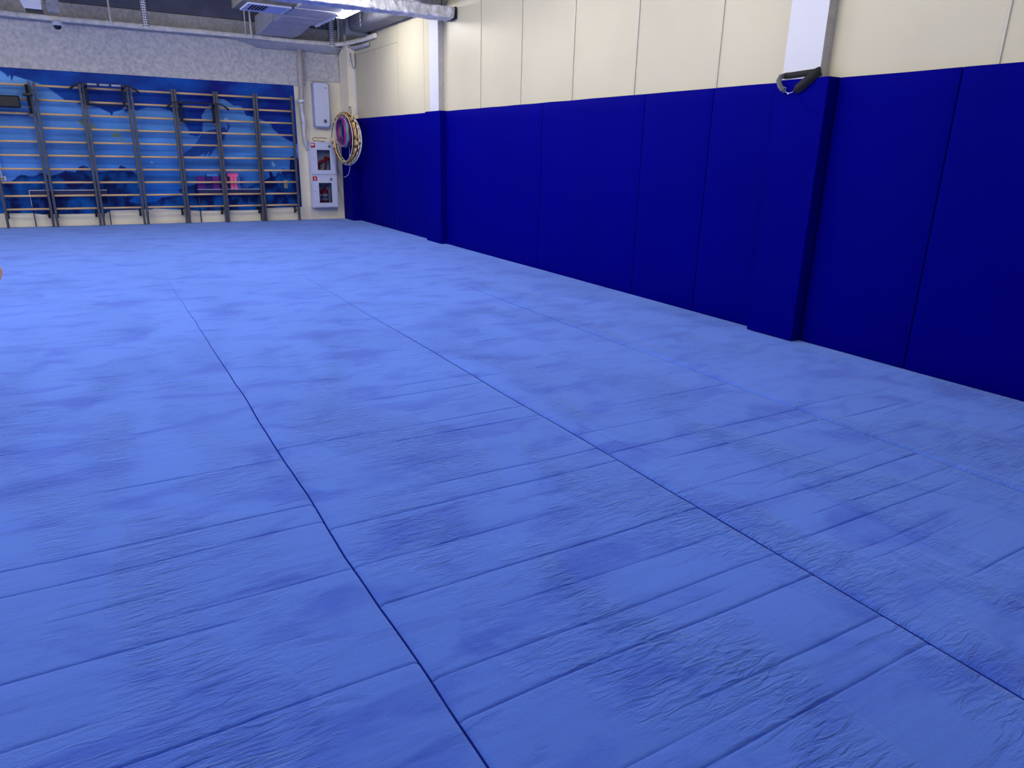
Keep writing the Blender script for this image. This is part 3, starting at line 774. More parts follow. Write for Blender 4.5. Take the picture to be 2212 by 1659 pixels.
part(rr_loft([(16.079, 4.41, 4.76, 1.90, 2.81, .05), (16.00, 4.405, 4.765, 1.895, 2.815, .06), (15.965, 4.41, 4.76, 1.90, 2.81, .06)]), 'housing', mat('pale_blue_plastic', (150, 160, 200), .4), t)
part(rr_loft([(15.964, 4.425, 4.745, 1.92, 2.80, .05), (15.94, 4.43, 4.74, 1.925, 2.795, .05), (15.925, 4.445, 4.725, 1.94, 2.78, .05)]), 'front_cover', M_white_metal, t)
d = part(MB().lathe([(.042, 0), (.042, -.010), (.036, -.013)], (4.63, 15.925, 2.04), 'y', 24), 'dial', mat('dial_grey', (150, 158, 186), .4), t)
sub(MB().box(4.616, 4.644, 15.904, 15.9115, 2.015, 2.058), 'dial_pointer', M_black, d)
part(MB().prism([(4.645, 2.685), (4.672, 2.70), (4.68, 2.715), (4.69, 2.70), (4.715, 2.685), (4.68, 2.69)], 'y', 15.9215, 15.925), 'logo', mat('logo_grey', (70, 80, 110), .5), t)

# fire cabinets
M_sticker = mat('red_sticker', (178, 24, 34), .4, var=.02)
M_stkw = mat('sticker_white', (240, 236, 236), .4, var=.01)
def cabinet(z0, z1, hose, label):
    x0, x1, yf, yb = 4.25, 4.80, 15.86, 16.078
    t = thing('fire_cabinet', (4.525, 15.97, z0), label, 'cabinet')
    b = MB().box(x0, x0 + .012, yf + .018, yb, z0, z1).box(x1 - .012, x1, yf + .018, yb, z0, z1).box(x0 + .012, x1 - .012, yf + .018, yb, z0, z0 + .012).box(x0 + .012, x1 - .012, yf + .018, yb, z1 - .012, z1).box(x0 + .012, x1 - .012, yb - .01, yb, z0 + .012, z1 - .012)
    part(b, 'body', M_white_metal, t)
    W, H = x1 - x0, z1 - z0
    dx0, dx1, dz0, dz1 = x0 + .014, x1 - .014, z0 + .014, z1 - .014
    wx0, wx1, wz0, wz1 = x0 + .26 * W, x0 + .76 * W, z0 + .15 * H, z0 + .76 * H
    part(MB().box(x0, x1, yf + .012, yf + .0175, z0, dz0).box(x0, x1, yf + .012, yf + .0175, dz1, z1).box(x0, dx0, yf + .012, yf + .0175, dz0, dz1).box(dx1, x1, yf + .012, yf + .0175, dz0, dz1), 'face_frame', M_white_metal, t)
    g = .003
    d = MB().box(dx0 + g, wx0, yf, yf + .014, dz0 + g, dz1 - g).box(wx1, dx1 - g, yf, yf + .014, dz0 + g, dz1 - g).box(wx0, wx1, yf, yf + .014, dz0 + g, wz0).box(wx0, wx1, yf, yf + .014, wz1, dz1 - g)
    door = part(d, 'door', M_white_metal, t)
    sub(MB().box(wx0, wx1, yf + .006, yf + .009, wz0, wz1), 'window_pane', glass_mat(), door)
    f = .006
    sub(MB().box(wx0, wx0 + f, yf - .002, yf + .012, wz0, wz1).box(wx1 - f, wx1, yf - .002, yf + .012, wz0, wz1).box(wx0 + f, wx1 - f, yf - .002, yf + .012, wz0, wz0 + f).box(wx0 + f, wx1 - f, yf - .002, yf + .012, wz1 - f, wz1), 'window_rim', M_black, door)
    cx, cz = x0 + .76 * W, z1 - .13 * H
    l = sub(MB().lathe([(.032, 0), (.032, -.006), (.025, -.008), (.025, -.004), (.012, -.004)], (cx, yf, cz), 'y', 24), 'lock', mat('lock_grey', (150, 152, 160), .3, metal=.4), door)
    sub(MB().box(cx - .003, cx + .003, yf - .012, yf - .004, cz - .022, cz + .006), 'lock_key', M_black, door)
    sub(MB().lathe([(.009, 0), (.009, -.002)], (x0 + .11 * W, yf, z0 + .5 * H), 'y', 12), 'seal_hole', M_black, door)
    # pictogram sticker
    sx0, sx1, sz1 = x0 + .035 * W, x0 + .035 * W + .092, z1 - .04 * H
    sz0 = sz1 - .092
    st = MB().box(sx0, sx1, yf - .0015, yf, sz0, sz1, 0)
    if hose:   # hose with a small flame
        st.box(sx0 + .01, sx0 + .05, yf - .0025, yf - .0015, sz0 + .038, sz1 - .012, 1)
        st.lathe([(.014, 0), (.014, -.001)], (sx0 + .066, yf - .0015, sz1 - .032), 'y', 14, 1)
        st.box(sx0 + .046, sx0 + .058, yf - .0025, yf - .0015, sz0 + .048, sz1 - .03, 1)
    else:      # extinguisher silhouette
        st.box(sx0 + .035, sx0 + .057, yf - .0025, yf - .0015, sz0 + .012, sz1 - .02, 1)
        st.box(sx0 + .041, sx0 + .051, yf - .0025, yf - .0015, sz1 - .02, sz1 - .010, 1)
    sub(st, 'pictogram', [M_sticker, M_stkw], door)
    return wx0, wx1, wz0, wz1
WU = cabinet(.945, 1.62, True, 'upper white fire cabinet with a window showing a red hose rack')
WL = cabinet(.262, .942, False, 'lower white fire cabinet with a window showing red extinguishers')
# hose rack in the upper cabinet
t = thing('fire_hose_rack', (4.5, 15.97, .96), 'red metal hose rack with white hose inside the upper fire cabinet', 'fire hose')
part(MB().tube([(4.38, 15.93, 1.14), (4.50, 15.93, 1.22), (4.60, 15.93, 1.27), (4.70, 15.93, 1.27)], .022, 8, flat=1.5), 'rack_arm', M_red, t)
part(MB().tube([(4.41, 15.93, 1.16), (4.45, 15.93, 1.05), (4.47, 15.93, .965)], .018, 8, flat=1.5), 'rack_strut', M_red, t)
part(MB().tube([(4.60, 15.93, 1.26), (4.575, 15.93, 1.1), (4.56, 15.93, .965)], .018, 8, flat=1.5), 'rack_strut', M_red, t)
part(MB().lathe([(.045, -.03), (.05, 0), (.045, .03)], (4.605, 15.93, 1.275), 'y', 20), 'valve_wheel', M_red, t)
h = []
for i in range(64):
    a = i * .5; r = .04 + .0016 * i
    h.append((4.49 + r * math.cos(a) * .75, 16.01 + .02 * math.sin(i * .11), 1.10 + r * math.sin(a)))
part(MB().tube(h, .016, 6), 'hose', mat('canvas_hose', (206, 206, 200), .8, bump=.2), t)
# extinguishers
def extinguisher(x, y, label):
    t = thing('fire_extinguisher', (x, y, .275), label, 'fire extinguisher')
    r = .070
    body = part(MB().lathe([(r * .9, 0), (r, .01), (r, .30), (r * .92, .335), (r * .6, .365), (.02, .38), (.02, .40)], (x, y, .276), n=28), 'cylinder', M_red, t)
    part(MB().lathe([(r + .0006, .13), (r + .0006, .275)], (x, y, .276), n=28), 'label_band', mat('label_print', (226, 228, 232), .5, rgb2=(150, 160, 190), scale=40, stretch=(1, 1, 3)), t)
    part(MB().lathe([(r + .0012, .19), (r + .0012, .215)], (x, y, .276), n=28), 'label_stripe', mat('label_blue', (30, 50, 110), .5), t)
    part(MB().box(x - .014, x + .014, y - .014, y + .014, .676, .70), 'valve', M_steel, t)
    part(MB().tube([(x, y, .70), (x + .03, y - .01, .715), (x + .07, y - .02, .735)], .006, 6), 'handle', M_black, t)
    part(MB().tube([(x, y, .70), (x + .04, y - .01, .70), (x + .07, y - .02, .705)], .005, 6), 'lever', M_black, t)
    part(MB().tube([(x - .012, y, .69), (x - .05, y - .02, .70), (x - .07, y - .02, .64), (x - .066, y - .02, .5)], .008, 6), 'hose', M_black, t)
extinguisher(4.545, 15.96, 'red extinguisher in front, right side of the lower cabinet window')
extinguisher(4.395, 15.96, 'red extinguisher half hidden at the left edge of the lower cabinet window')
# bent black rod on top of the cabinets
tag(MB().tube([(4.64, 15.92, 1.695), (4.58, 15.92, 1.702), (4.36, 15.92, 1.70), (4.335, 15.92, 1.675), (4.345, 15.92, 1.642), (4.40, 15.92, 1.634), (4.43, 15.92, 1.655), (4.48, 15.92, 1.632), (4.60, 15.92, 1.630)], .006, 8).build('bent_rod', M_black), 'thin black bent rod lying on top of the upper fire cabinet', 'rod')

# white conduit and loop in the corner
t = thing('cable_conduit', (5.17, 15.45, 2.2), 'thin white cable conduit with a small box at its foot, above the corner pads', 'conduit')
part(MB().box(5.165, 5.185, 15.482, 15.498, 2.27, 3.10), 'conduit', M_white_metal, t)
part(MB().box(5.15, 5.20, 15.47, 15.498, 2.19, 2.27), 'junction_box', M_white_metal, t, .004)
part(MB().tube([(5.10, 15.49, 3.36), (5.105, 15.46, 3.2), (5.13, 15.45, 3.08), (5.17, 15.47, 3.07), (5.195, 15.47, 3.15), (5.19, 15.48, 3.36)], .01, 8), 'cable_loop', mat('grey_cable', (130, 135, 155), .5), t)

# socket at the far left
t = thing('power_socket', (-1.23, 16.03, .82), 'white double power socket with conduit on the mural at the left edge', 'socket')
part(MB().box(-1.36, -1.185, 16.03, 16.071, .82, .90), 'plate', M_white_metal, t, .006)
for x in (-1.31, -1.235):
    part(MB().lathe([(.027, 0), (.027, -.003), (.022, -.003), (.02, -.001)], (x, 16.03, .86), 'y', 18), 'outlet', mat('socket_grey', (150, 150, 150), .5), t)
part(MB().box(-1.262, -1.238, 16.05, 16.071, .90, 1.35), 'conduit', M_white_metal, t)

tag(MB().box(3.70, 3.775, 16.055, 16.071, .66, .83).build('wall_plate', mat('card', (150, 150, 128), .7)), 'small beige switch plate low on the mural at its right end', 'switch plate')
tag(MB().box(.945, 1.0, 16.040, 16.0449, 2.86, 2.92).build('junction_cover', mat('cover', (176, 176, 190), .6)), 'small pale square cover on the grey concrete beam', 'cover plate')

# ------------------------------------------------------------------ wall bars
RUNGS = [.323 + .2347 * i for i in range(10)]
def wall_bars():
    t = bpy.data.objects.new('wall_bars', None); COL.objects.link(t)
    W = .74
    for s, x in ((-1, 0.0), (1, W - .042)):
        p = MB().box(x, x + .042, 0, .075, 0.0, 2.50).build('post', M_post, t, bevel=.004)
        for z in (2.45, 2.36, 2.27, .27):
            MB().lathe([(.006 if z > 1 else .008, 0), (.006 if z > 1 else .008, -.003)], (x + .021, 0, z), 'y', 10).build('bolt', M_steel if z < 1 else M_hole, None).parent = p
    for z in RUNGS:
        MB().tube([(.040, .03, z), (W - .040, .03, z)], .0165, 12, flat=1.15).build('rung', M_wood, t)
    for x in (-.03 + .05, W - .09):
        MB().box(x, x + .035, .06, .195, .20, .235).box(x, x + .035, .188, .195, .15, .29).build('wall_bracket', M_black, t)
        MB().box(x, x + .03, .06, .195, 2.17, 2.20).build('wall_bracket', M_post, t)
    return t
SX = [-1.31, -.545, .21, .97, 1.72, 2.465, 3.215]
lab = ['leftmost wall bars section, cut by the picture edge, carrying the black back pad',
       'second wall bars section from the left, empty rungs over the light cave mouth',
       'wall bars section carrying the pull-up bar with white grips',
       'wall bars section in the middle, between the two pull-up bars',
       'wall bars section carrying the lower plain black pull-up bar',
       'second wall bars section from the right, standing before the pink blocks',
       'rightmost wall bars section, beside the bare white wall strip']
def copy_tree(o, parent=None):
    c = o.copy(); COL.objects.link(c)
    if parent is not None: c.parent = parent
    for ch in [q for q in bpy.data.objects if q.parent == o]:
        copy_tree(ch, c)
    return c
wb0 = wall_bars()
insts = [wb0] + [None] * 6
for i in range(1, 7): insts[i] = copy_tree(wb0)
for i, (x, l) in enumerate(zip(SX, lab)):
    o = insts[i]; o.location = (x + .008, 15.872, 0.003)
    tag(o, l, 'wall bars', 'wall bars along the mural')

def pullup(xc, zb, grips, label):
    t = thing('pull_up_bar', (xc, 15.75, zb - .35), label, 'pull-up bar')
    pts = [(xc - .55, 15.60, zb - .10), (xc - .44, 15.60, zb - .01), (xc - .40, 15.60, zb), (xc + .40, 15.60, zb), (xc + .44, 15.60, zb - .01), (xc + .55, 15.60, zb - .10)]
    b = part(MB().tube(pts, .013, 10), 'bar', M_black, t)
    for a, e in ((pts[0], pts[1]), (pts[5], pts[4])):
        part(MB().tube([a, tuple((p + 2 * q) / 3 for p, q in zip(a, e))], .019, 10), 'end_grip', M_blackpad, t)
    if grips:
        for k in (-1, 0, 1):
            part(MB().tube([(xc + k * .19 - .075, 15.60, zb), (xc + k * .19 + .075, 15.60, zb)], .018, 10), 'grip', mat('grey_foam', (176, 180, 190), .6), t)
    for s in (-1, 1):
        x = xc + s * .295
        part(MB().prism([(15.585, zb + .02), (15.865, zb + .01), (15.865, zb - .33), (15.80, zb - .34), (15.72, zb - .05), (15.585, zb - .02)], 'x', x - .022, x + .022), 'side_plate', M_black, t, .004)
        part(MB().box(x - .03, x + .03, 15.835, 15.868, zb - .385, zb - .30), 'hook', M_post, t, .003)
    part(MB().tube([(xc - .29, 15.80, zb - .33), (xc + .29, 15.80, zb - .33)], .01, 8), 'cross_tube', M_black, t)
pullup(.565, 2.49, True, 'black pull-up bar with pale grips, hooked high over the wall bars')
pullup(2.10, 2.262, False, 'plain black pull-up bar hooked lower on the wall bars to the right')

t = thing('dip_station', (-.9, 15.7, 2.0), 'black padded backrest with arm pad hooked on the leftmost wall bars', 'exercise pad')
part(MB().box(-1.33, -.75, 15.62, 15.70, 2.045, 2.245), 'back_pad', M_blackpad, t, .03, 4)
part(MB().tube([(-1.3, 15.74, 2.07), (-.62, 15.74, 2.07)], .010, 8), 'cross_tube', M_steel, t)
part(MB().prism([(15.62, 2.28), (15.74, 2.44), (15.865, 2.44), (15.865, 1.98), (15.82, 1.97), (15.66, 2.22)], 'x', -.645, -.60), 'side_plate', M_black, t, .004)
part(rr_loft([(15.45, -.69, -.57, 2.25, 2.285, .016), (15.60, -.70, -.56, 2.245, 2.29, .02), (15.78, -.69, -.57, 2.25, 2.285, .016)]), 'arm_pad', M_blackpad, t)
part(MB().box(-.66, -.59, 15.835, 15.868, 1.91, 1.98), 'hook', M_post, t, .003)

# ------------------------------------------------------------------ narrow benches behind the wall bars, with blocks
M_bench_dark = mat('navy_board', (10, 26, 84), .5, var=.2, scale=4)
def bench(x0, x1, label, white_leg):
    t = thing('bench', ((x0 + x1) / 2, 16.01, 0.0), label, 'bench')
    part(MB().box(x0, x1, 15.965, 16.065, .648, .658), 'top', M_white_metal, t, .002)
    part(MB().box(x0 + .02, x1 - .02, 15.975, 15.985, .575, .647), 'apron', M_bench_dark, t)
    for x in (x0 + .012, x1 - .012):
        for y in (15.98, 16.05):
            part(MB().tube([(x, y, .648), (x, y, .003)], .006, 8), 'leg', M_bench_dark, t)
    if white_leg: part(MB().tube([(x0, 15.972, .655), (x0 + .004, 15.972, .36)], .006, 8), 'edge_tube', M_white_metal, t)
    for x in (x0 + .25, x1 - .25):
        part(MB().tube([(x, 15.985, .60), (x, 16.05, .60)], .006, 6), 'stay', M_black, t)
bench(-.875, .372, 'narrow white-topped bench behind the second and third wall bars', True)
bench(1.97, 3.18, 'narrow white-topped bench behind the wall bars, carrying the pink and purple blocks', False)
def block(x0, x1, z0, z1, rgb, label, nm):
    m = mat('foam_' + nm, rgb, .75, var=.08, scale=12, bump=.1, bscale=90)
    tag(MB().box(x0, x1, 15.975, 16.055, z0, z1).build('yoga_block', m, bevel=.006), label, 'yoga block', 'foam blocks on the bench')
Z = .6585
block(1.98, 2.135, Z, .905, (84, 14, 130), 'wide dark purple block at the left end of the bench', 'purple')
block(2.139, 2.265, Z, .905, (12, 14, 110), 'navy blue block standing between two purple blocks', 'navy')
block(2.269, 2.40, Z, .905, (98, 18, 132), 'violet block standing right of the navy block', 'violet')
block(2.17, 2.385, .9055, .972, (70, 128, 205), 'light blue block lying on top of the purple blocks', 'lightblue')
block(2.50, 2.548, Z, .90, (236, 110, 165), 'thin pink block half hidden behind a wall bar post', 'pink')
block(2.552, 2.604, Z, .90, (18, 20, 90), 'dark navy block standing between pink blocks', 'darknavy')
block(2.608, 2.672, Z, .90, (240, 112, 166), 'left one of the two upright bright pink blocks', 'pink2')
block(2.680, 2.744, Z, .90, (240, 108, 164), 'right one of the two upright bright pink blocks', 'pink3')
block(2.563, 2.775, .9005, .978, (240, 104, 160), 'pink block lying flat across the upright pink blocks', 'pink4')
block(2.750, 2.806, Z, .90, (40, 104, 190), 'mid blue block upright to the right of the pink ones', 'midblue')
block(2.812, 2.85, Z, .90, (24, 60, 160), 'thin deep blue block at the right end of the row', 'deepblue')

# ------------------------------------------------------------------ hoops in the corner
def hoop(c, r, tr, m, label, u=(.278, -.958), tiltz=0.0, pat=None, sep=None):
    c = Vector(c); U = Vector((u[0], u[1], 0)).normalized(); Zv = Vector((0, 0, 1))
    Nv = U.cross(Zv).normalized(); Zt = (Zv + Nv * tiltz).normalized()
    n = 96; pts = [c + U * (r * math.cos(2 * math.pi * i / n)) + Zt * (r * math.sin(2 * math.pi * i / n)) for i in range(n)]
    mb = MB().tube(pts, tr, 8, closed=True)
    mats = [m]
    if pat:
        mats = [m, pat[0]]
        for fi in range(len(mb.f)):
            i, k = fi // 8, fi % 8
            if ((i % pat[1]) < pat[2]) and (k + (i // pat[1])) % 4 < pat[3]: mb.m[fi] = 1
    tag(mb.build('hoop', mats), label, 'hoop', 'gymnastic hoops hanging in the corner')
    return c
M_cream = mat('cream_tape', (222, 206, 160), .5)
M_brown = mat('dark_brown_tape', (70, 30, 24), .5)
M_gold = mat('gold_tape', (206, 164, 84), .35, metal=.2)
M_hwhite = mat('white_hoop', (214, 214, 226), .4)
M_mag = mat('magenta_hoop', (176, 24, 140), .35)
M_pur = mat('purple_hoop', (84, 40, 120), .35)
M_teal = mat('teal_hoop', (92, 150, 140), .35)
M_lil = mat('lilac_hoop', (160, 140, 190), .35)
BIG = [(4.825, 1.673, .497, -1.262, .014, M_hwhite, 'plain white hoop, the rearmost big hoop against the blue pad', None),
       (4.861, 1.683, .479, -1.365, .016, M_cream, 'cream hoop with dark checks, nearest the blue pad', (M_brown, 3, 1, 2)),
       (4.800, 1.695, .501, -1.317, .017, M_cream, 'big cream hoop wrapped in dark brown checks', (M_brown, 4, 2, 2)),
       (4.779, 1.703, .491, -1.344, .015, M_brown, 'dark brown hoop with cream checks, just inside the big cream one', (M_cream, 4, 2, 2)),
       (4.784, 1.699, .478, -1.383, .014, M_cream, 'cream hoop with brown dashes in the middle of the big bundle', (M_brown, 5, 2, 2)),
       (4.765, 1.708, .477, -1.405, .014, M_gold, 'gold hoop with dark bands in the middle of the bundle', (M_brown, 5, 1, 3)),
       (4.751, 1.703, .464, -1.467, .010, M_cream, 'thin pale cream hoop at the front left of the bundle', None)]
for x, z, r, a, tr, m, l, pat in BIG:
    hoop((x, 15.12, z), r, tr, m, l, u=(math.cos(a), math.sin(a)), pat=pat)
SMALL = [(4.736, 1.822, .282, -1.455, M_lil, 'pale lilac small hoop, largest of the small bundle'),
         (4.727, 1.827, .260, -1.532, M_mag, 'magenta small hoop at the left of the small bundle'),
         (4.737, 1.836, .259, -1.646, M_mag, 'magenta small hoop seen nearly edge-on, left of the middle'),
         (4.789, 1.810, .287, -1.655, M_teal, 'teal green small hoop hanging lowest in the small bundle'),
         (4.868, 1.822, .261, -1.559, M_mag, 'magenta small hoop at the right of the small bundle'),
         (4.888, 1.832, .252, -1.626, M_pur, 'purple small hoop at the right edge of the small bundle'),
         (4.903, 1.842, .225, -1.702, M_mag, 'smallest magenta hoop, edge-on at the right of the bundle'),
         (4.784, 1.819, .287, -1.429, M_pur, 'dark purple small hoop in the middle of the small bundle'),
         (4.699, 1.844, .232, -1.531, M_pur, 'purple small hoop at the far left of the small bundle'),
         (4.745, 1.815, .272, -1.560, M_teal, 'grey-green small hoop at the front of the small bundle')]
for x, z, r, a, m, l in SMALL:
    hoop((x, 15.12, z), r, .015, m, l, u=(math.cos(a), math.sin(a)))
t = thing('carabiner_hook', (4.90, 15.15, 2.15), 'black carabiner hook holding the hoops on the corner pillar', 'hook')
loop = [(4.925 + .022 * math.cos(a) * (1.0), 15.14, 2.235 + .075 * math.sin(a)) for a in np.linspace(0, 2 * math.pi, 25)[:-1]]
part(MB().tube(loop, .006, 8, closed=True), 'carabiner', M_black, t)
part(MB().tube([(4.948, 15.14, 2.20), (4.947, 15.14, 2.25)], .008, 8), 'gate_sleeve', M_steel, t)
part(MB().tube([(4.925, 15.14, 2.165), (4.90, 15.13, 2.150), (4.85, 15.13, 2.135), (4.80, 15.12, 2.14)], .010, 8), 'hanging_cord', mat('dusky_cord', (120, 80, 90), .8), t)
part(MB().tube([(4.925, 15.14, 2.305), (4.96, 15.2, 2.318), (5.02, 15.40, 2.32), (5.05, 15.495, 2.32)], .005, 8), 'wall_arm', M_black, t)
t = thing('skipping_rope', (4.85, 15.1, 1.2), 'thin white skipping rope hanging through the hoops', 'skipping rope')
part(MB().tube([(4.87, 15.12, 2.12), (4.875, 15.12, 1.8), (4.87, 15.12, 1.50), (4.87, 15.12, 1.38)], .005, 6), 'cord', M_hwhite, t)
part(MB().tube([(4.87, 15.12, 1.38), (4.87, 15.12, 1.30)], .010, 8), 'grip', M_hwhite, t)
part(MB().tube([(4.88, 15.15, 1.20), (4.87, 15.16, 1.08), (4.83, 15.17, .97), (4.77, 15.18, .93), (4.74, 15.18, .93)], .005, 6), 'loose_end', M_hwhite, t)

# ------------------------------------------------------------------ black strap on the near column
t = thing('gym_strap', (5.07, 4.18, 2.0), 'black webbing strap with steel clips, slung from the near white column', 'strap')
def ribbon(pts, w, m, name, axis=(0, 0, 1), twist=None):
    V = []; N = len(pts)
    if twist:      # the webbing hangs flat, its face turned out to the room
        out = Vector((-.76, -.64, -.05)); twist = []
        for i in range(N):
            d = Vector(pts[min(i + 1, N - 1)]) - Vector(pts[max(i - 1, 0)])
            twist.append(out.cross(d))
    for i, p in enumerate(pts):
        a = Vector(twist[i]) if twist else Vector(axis)
        a = a.normalized() * (w / 2) * (.55 if twist and i == N - 1 else 1); p = Vector(p)
        if twist and i and V and (a.dot(Vector(V[-1]) - Vector(V[-2])) < 0): a = -a
        V += [p - a, p + a]
    mb = MB().add(V, [(2 * i, 2 * i + 1, 2 * i + 3, 2 * i + 2) for i in range(N - 1)], 0, True)
    o = part(mb, name, m, t); sd = o.modifiers.new('solid', 'SOLIDIFY'); sd.thickness = .004; sd.offset = 0
    return o
ribbon([(5.104, 4.02, 2.150), (5.103, 4.10, 2.148), (5.103, 4.2, 2.144), (5.103, 4.3, 2.140), (5.104, 4.365, 2.140)], .046, M_strap, 'band')
ribbon([(5.10, 4.36, 2.14), (5.06, 4.365, 2.13), (5.03, 4.355, 2.10), (5.02, 4.33, 2.06), (5.02, 4.30, 2.03), (5.03, 4.275, 2.015)], .04, mat('worn_webbing', (92, 96, 104), .85, bump=.2, bscale=150), 'short_tail',
       twist=[(0, .1, 1), (.3, .3, .9), (.3, .8, .4), (.2, .9, .3), (.2, .8, .5), (.1, .6, .6)])
ribbon([(5.10, 4.015, 2.15), (5.06, 4.01, 2.14), (5.04, 4.04, 2.11), (5.03, 4.09, 2.07), (5.03, 4.15, 2.03), (5.04, 4.19, 2.005)], .07, M_strap, 'long_tail',
       twist=[(0, 0, 1), (0, -.2, 1), (.1, -.5, .8), (.2, -.6, .6), (.2, -.6, .5), (.1, -.5, .5)])
part(MB().tube([(5.03, 4.29, 2.025), (5.02, 4.28, 2.045), (5.02, 4.262, 2.04), (5.025, 4.27, 2.02), (5.03, 4.275, 2.010)], .0035, 6), 'clip', M_steel, t)
part(MB().tube([(5.03, 4.30, 2.005), (5.03, 4.275, 2.010), (5.03, 4.245, 1.998), (5.035, 4.22, 2.0), (5.04, 4.20, 2.01)], .004, 6), 'clip', M_steel, t)
part(MB().lathe([(.006, -.005), (.008, 0), (.006, .005)], (5.03, 4.243, 1.994), 'x', 10), 'swivel', M_steel, t)

# screw heads at the foot of the far column board
for y in (11.25, 11.48):
    pass

# ------------------------------------------------------------------ running child at the left edge (only the trailing foot is in the picture)
def skin(name, joints, edges, m, parent, subd=2):
    me = bpy.data.meshes.new(name)
    me.from_pydata([j[0] for j in joints], edges, [])
    me.materials.append(m)
    o = bpy.data.objects.new(name, me); COL.objects.link(o)
    sk = o.modifiers.new('skin', 'SKIN'); sk.use_smooth_shade = True
    for i, j in enumerate(joints):
        r = j[1]
        me.skin_vertices[0].data[i].radius = r if isinstance(r, tuple) else (r, r)
    me.skin_vertices[0].data[0].use_root = True
    s2 = o.modifiers.new('sub', 'SUBSURF'); s2.levels = subd; s2.render_levels = subd
    rel(o, parent)
    return o
M_skin = mat('skin', (196, 146, 126), .55, var=.08, scale=20)
M_hair = mat('dark_hair', (46, 30, 24), .6, var=.3, scale=60, stretch=(4, 4, 1))
M_shirt = mat('white_shirt', (220, 220, 226), .8, bump=.1)
M_short = mat('navy_shorts', (24, 28, 60), .8, bump=.1)
t = thing('person', (-1.32, 9.25, 0), 'running person at the left edge, one bare foot lifted above the carpet', 'person')
J = [((-1.24, 9.27, .66), .085), ((-1.27, 9.27, .78), .08), ((-1.31, 9.27, .92), .09), ((-1.33, 9.27, .985), .06), ((-1.345, 9.27, 1.03), .036), ((-1.375, 9.27, 1.10), .062), ((-1.385, 9.27, 1.19), .078), ((-1.38, 9.27, 1.245), .06),
     ((-1.23, 9.21, .62), .07), ((-1.235, 9.21, .47), .055), ((-1.25, 9.23, .34), .042), ((-1.16, 9.255, .30), .043), ((-1.05, 9.28, .275), .032), ((-.985, 9.29, .265), .026), ((-.93, 9.29, .235), .030), ((-.915, 9.29, .17), .027), ((-.925, 9.29, .115), .024),
     ((-1.28, 9.33, .62), .07), ((-1.38, 9.34, .48), .058), ((-1.45, 9.34, .38), .043), ((-1.43, 9.34, .25), .042), ((-1.40, 9.34, .10), .027), ((-1.385, 9.34, .045), .032), ((-1.46, 9.34, .032), .028), ((-1.53, 9.34, .022), .018),
     ((-1.32, 9.15, .94), .05), ((-1.30, 9.09, .90), .036), ((-1.22, 9.06, .76), .030), ((-1.34, 9.05, .68), .024), ((-1.40, 9.07, .69), .022),
     ((-1.33, 9.39, .94), .05), ((-1.36, 9.45, .90), .036), ((-1.38, 9.48, .74), .030), ((-1.50, 9.44, .80), .024), ((-1.55, 9.42, .83), .022)]
E_ = [(0, 1), (1, 2), (2, 3), (3, 4), (4, 5), (5, 6), (6, 7), (0, 8), (8, 9), (9, 10), (10, 11), (11, 12), (12, 13), (13, 14), (14, 15), (15, 16), (0, 17), (17, 18), (18, 19), (19, 20), (20, 21), (21, 22), (22, 23), (23, 24), (2, 25), (25, 26), (26, 27), (27, 28), (28, 29), (2, 30), (30, 31), (31, 32), (32, 33), (33, 34)]
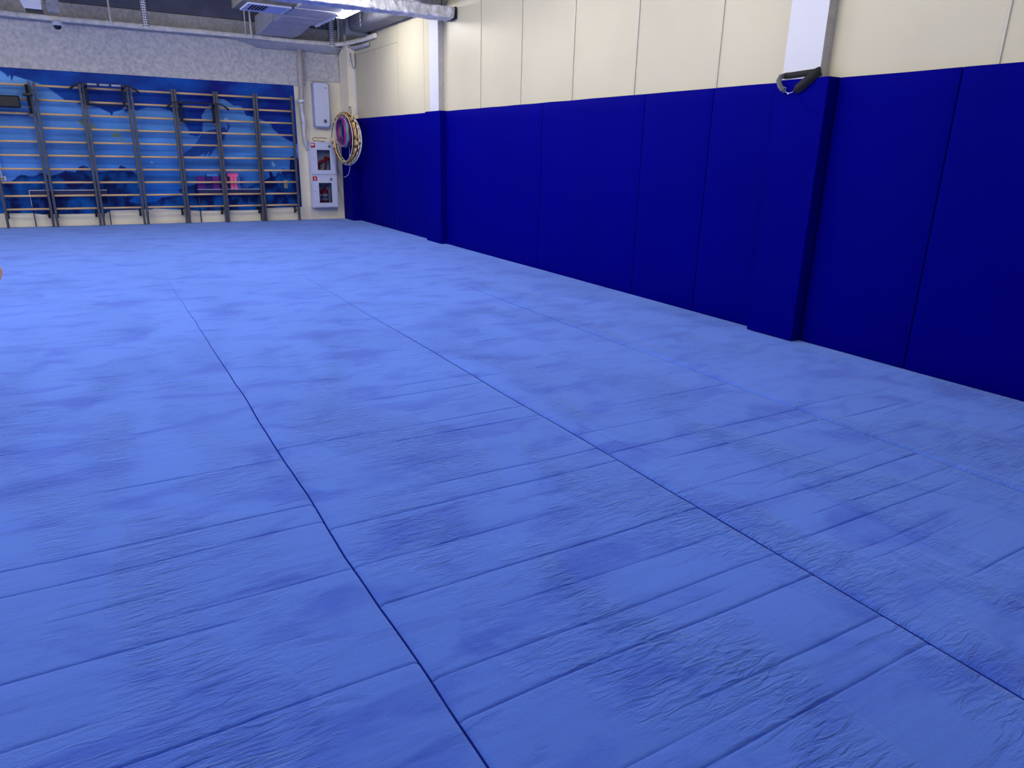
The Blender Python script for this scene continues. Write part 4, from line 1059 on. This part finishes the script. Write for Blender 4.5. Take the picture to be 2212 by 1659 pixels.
# toes of the lifted foot and fingers of both hands
base = len(J)
for k, dy in enumerate((-.026, -.013, 0, .012, .022)):
    L = .045 - .005 * k
    J.append(((-.93 - .002 * k, 9.29 + dy, .10), .011 - .001 * k)); J.append(((-.945, 9.29 + dy * 1.2, .10 - L), .009 - .0008 * k))
    E_ += [(16, base + 2 * k), (base + 2 * k, base + 2 * k + 1)]
for (hand, dx, dz) in ((29, -.6, -.35), (34, -.6, .3)):
    hp = Vector(J[hand][0])
    for k in range(4):
        b0 = len(J); off = Vector((0, (k - 1.5) * .013, 0)); L = (.040, .046, .043, .034)[k]
        d = Vector((dx, 0, dz)).normalized()
        J.append((tuple(hp + off + d * .02), .0075)); J.append((tuple(hp + off + d * (.02 + L * .5)), .0068)); J.append((tuple(hp + off + d * (.02 + L * .75) + Vector((.012, 0, -.012))), .006))
        E_ += [(hand, b0), (b0, b0 + 1), (b0 + 1, b0 + 2)]
    b0 = len(J); J.append((tuple(hp + Vector((.0, -.022, .012))), .008)); J.append((tuple(hp + Vector((-.02, -.030, .022))), .007)); E_ += [(hand, b0), (b0, b0 + 1)]
body = skin('body', J, E_, M_skin, t)
# face
for dy in (-.028, .028):
    part(MB().lathe([(.002, -.008), (.008, -.004), (.009, 0), (.008, .004), (.002, .008)], (-1.452, 9.27 + dy, 1.185), 'x', 10), 'eye', M_black, t)
part(MB().tube([(-1.452, 9.27, 1.18), (-1.470, 9.27, 1.158), (-1.452, 9.27, 1.15)], .009, 8), 'nose', M_skin, t)
part(MB().tube([(-1.443, 9.25, 1.125), (-1.450, 9.27, 1.122), (-1.443, 9.29, 1.125)], .005, 6), 'mouth', mat('lips', (160, 90, 84), .5), t)
hj = [((-1.355, 9.27, 1.21), .080), ((-1.365, 9.27, 1.25), .064), ((-1.31, 9.27, 1.19), .055), ((-1.25, 9.27, 1.16), .04), ((-1.20, 9.27, 1.10), .02)]
skin('hair', hj, [(0, 1), (0, 2), (2, 3), (3, 4)], M_hair, t)
skin('shirt', [((-1.245, 9.27, .665), .104), ((-1.28, 9.27, .80), .098), ((-1.31, 9.27, .92), .105), ((-1.33, 9.27, .97), .07), ((-1.32, 9.155, .935), .062), ((-1.305, 9.10, .90), .05), ((-1.33, 9.385, .935), .062), ((-1.355, 9.44, .90), .05)], [(0, 1), (1, 2), (2, 3), (2, 4), (4, 5), (2, 6), (6, 7)], M_shirt, t)
skin('shorts', [((-1.245, 9.27, .68), .102), ((-1.24, 9.215, .62), .084), ((-1.24, 9.21, .50), .072), ((-1.28, 9.325, .62), .084), ((-1.36, 9.34, .51), .074)], [(0, 1), (1, 2), (0, 3), (3, 4)], M_short, t)
t.location.x += .016
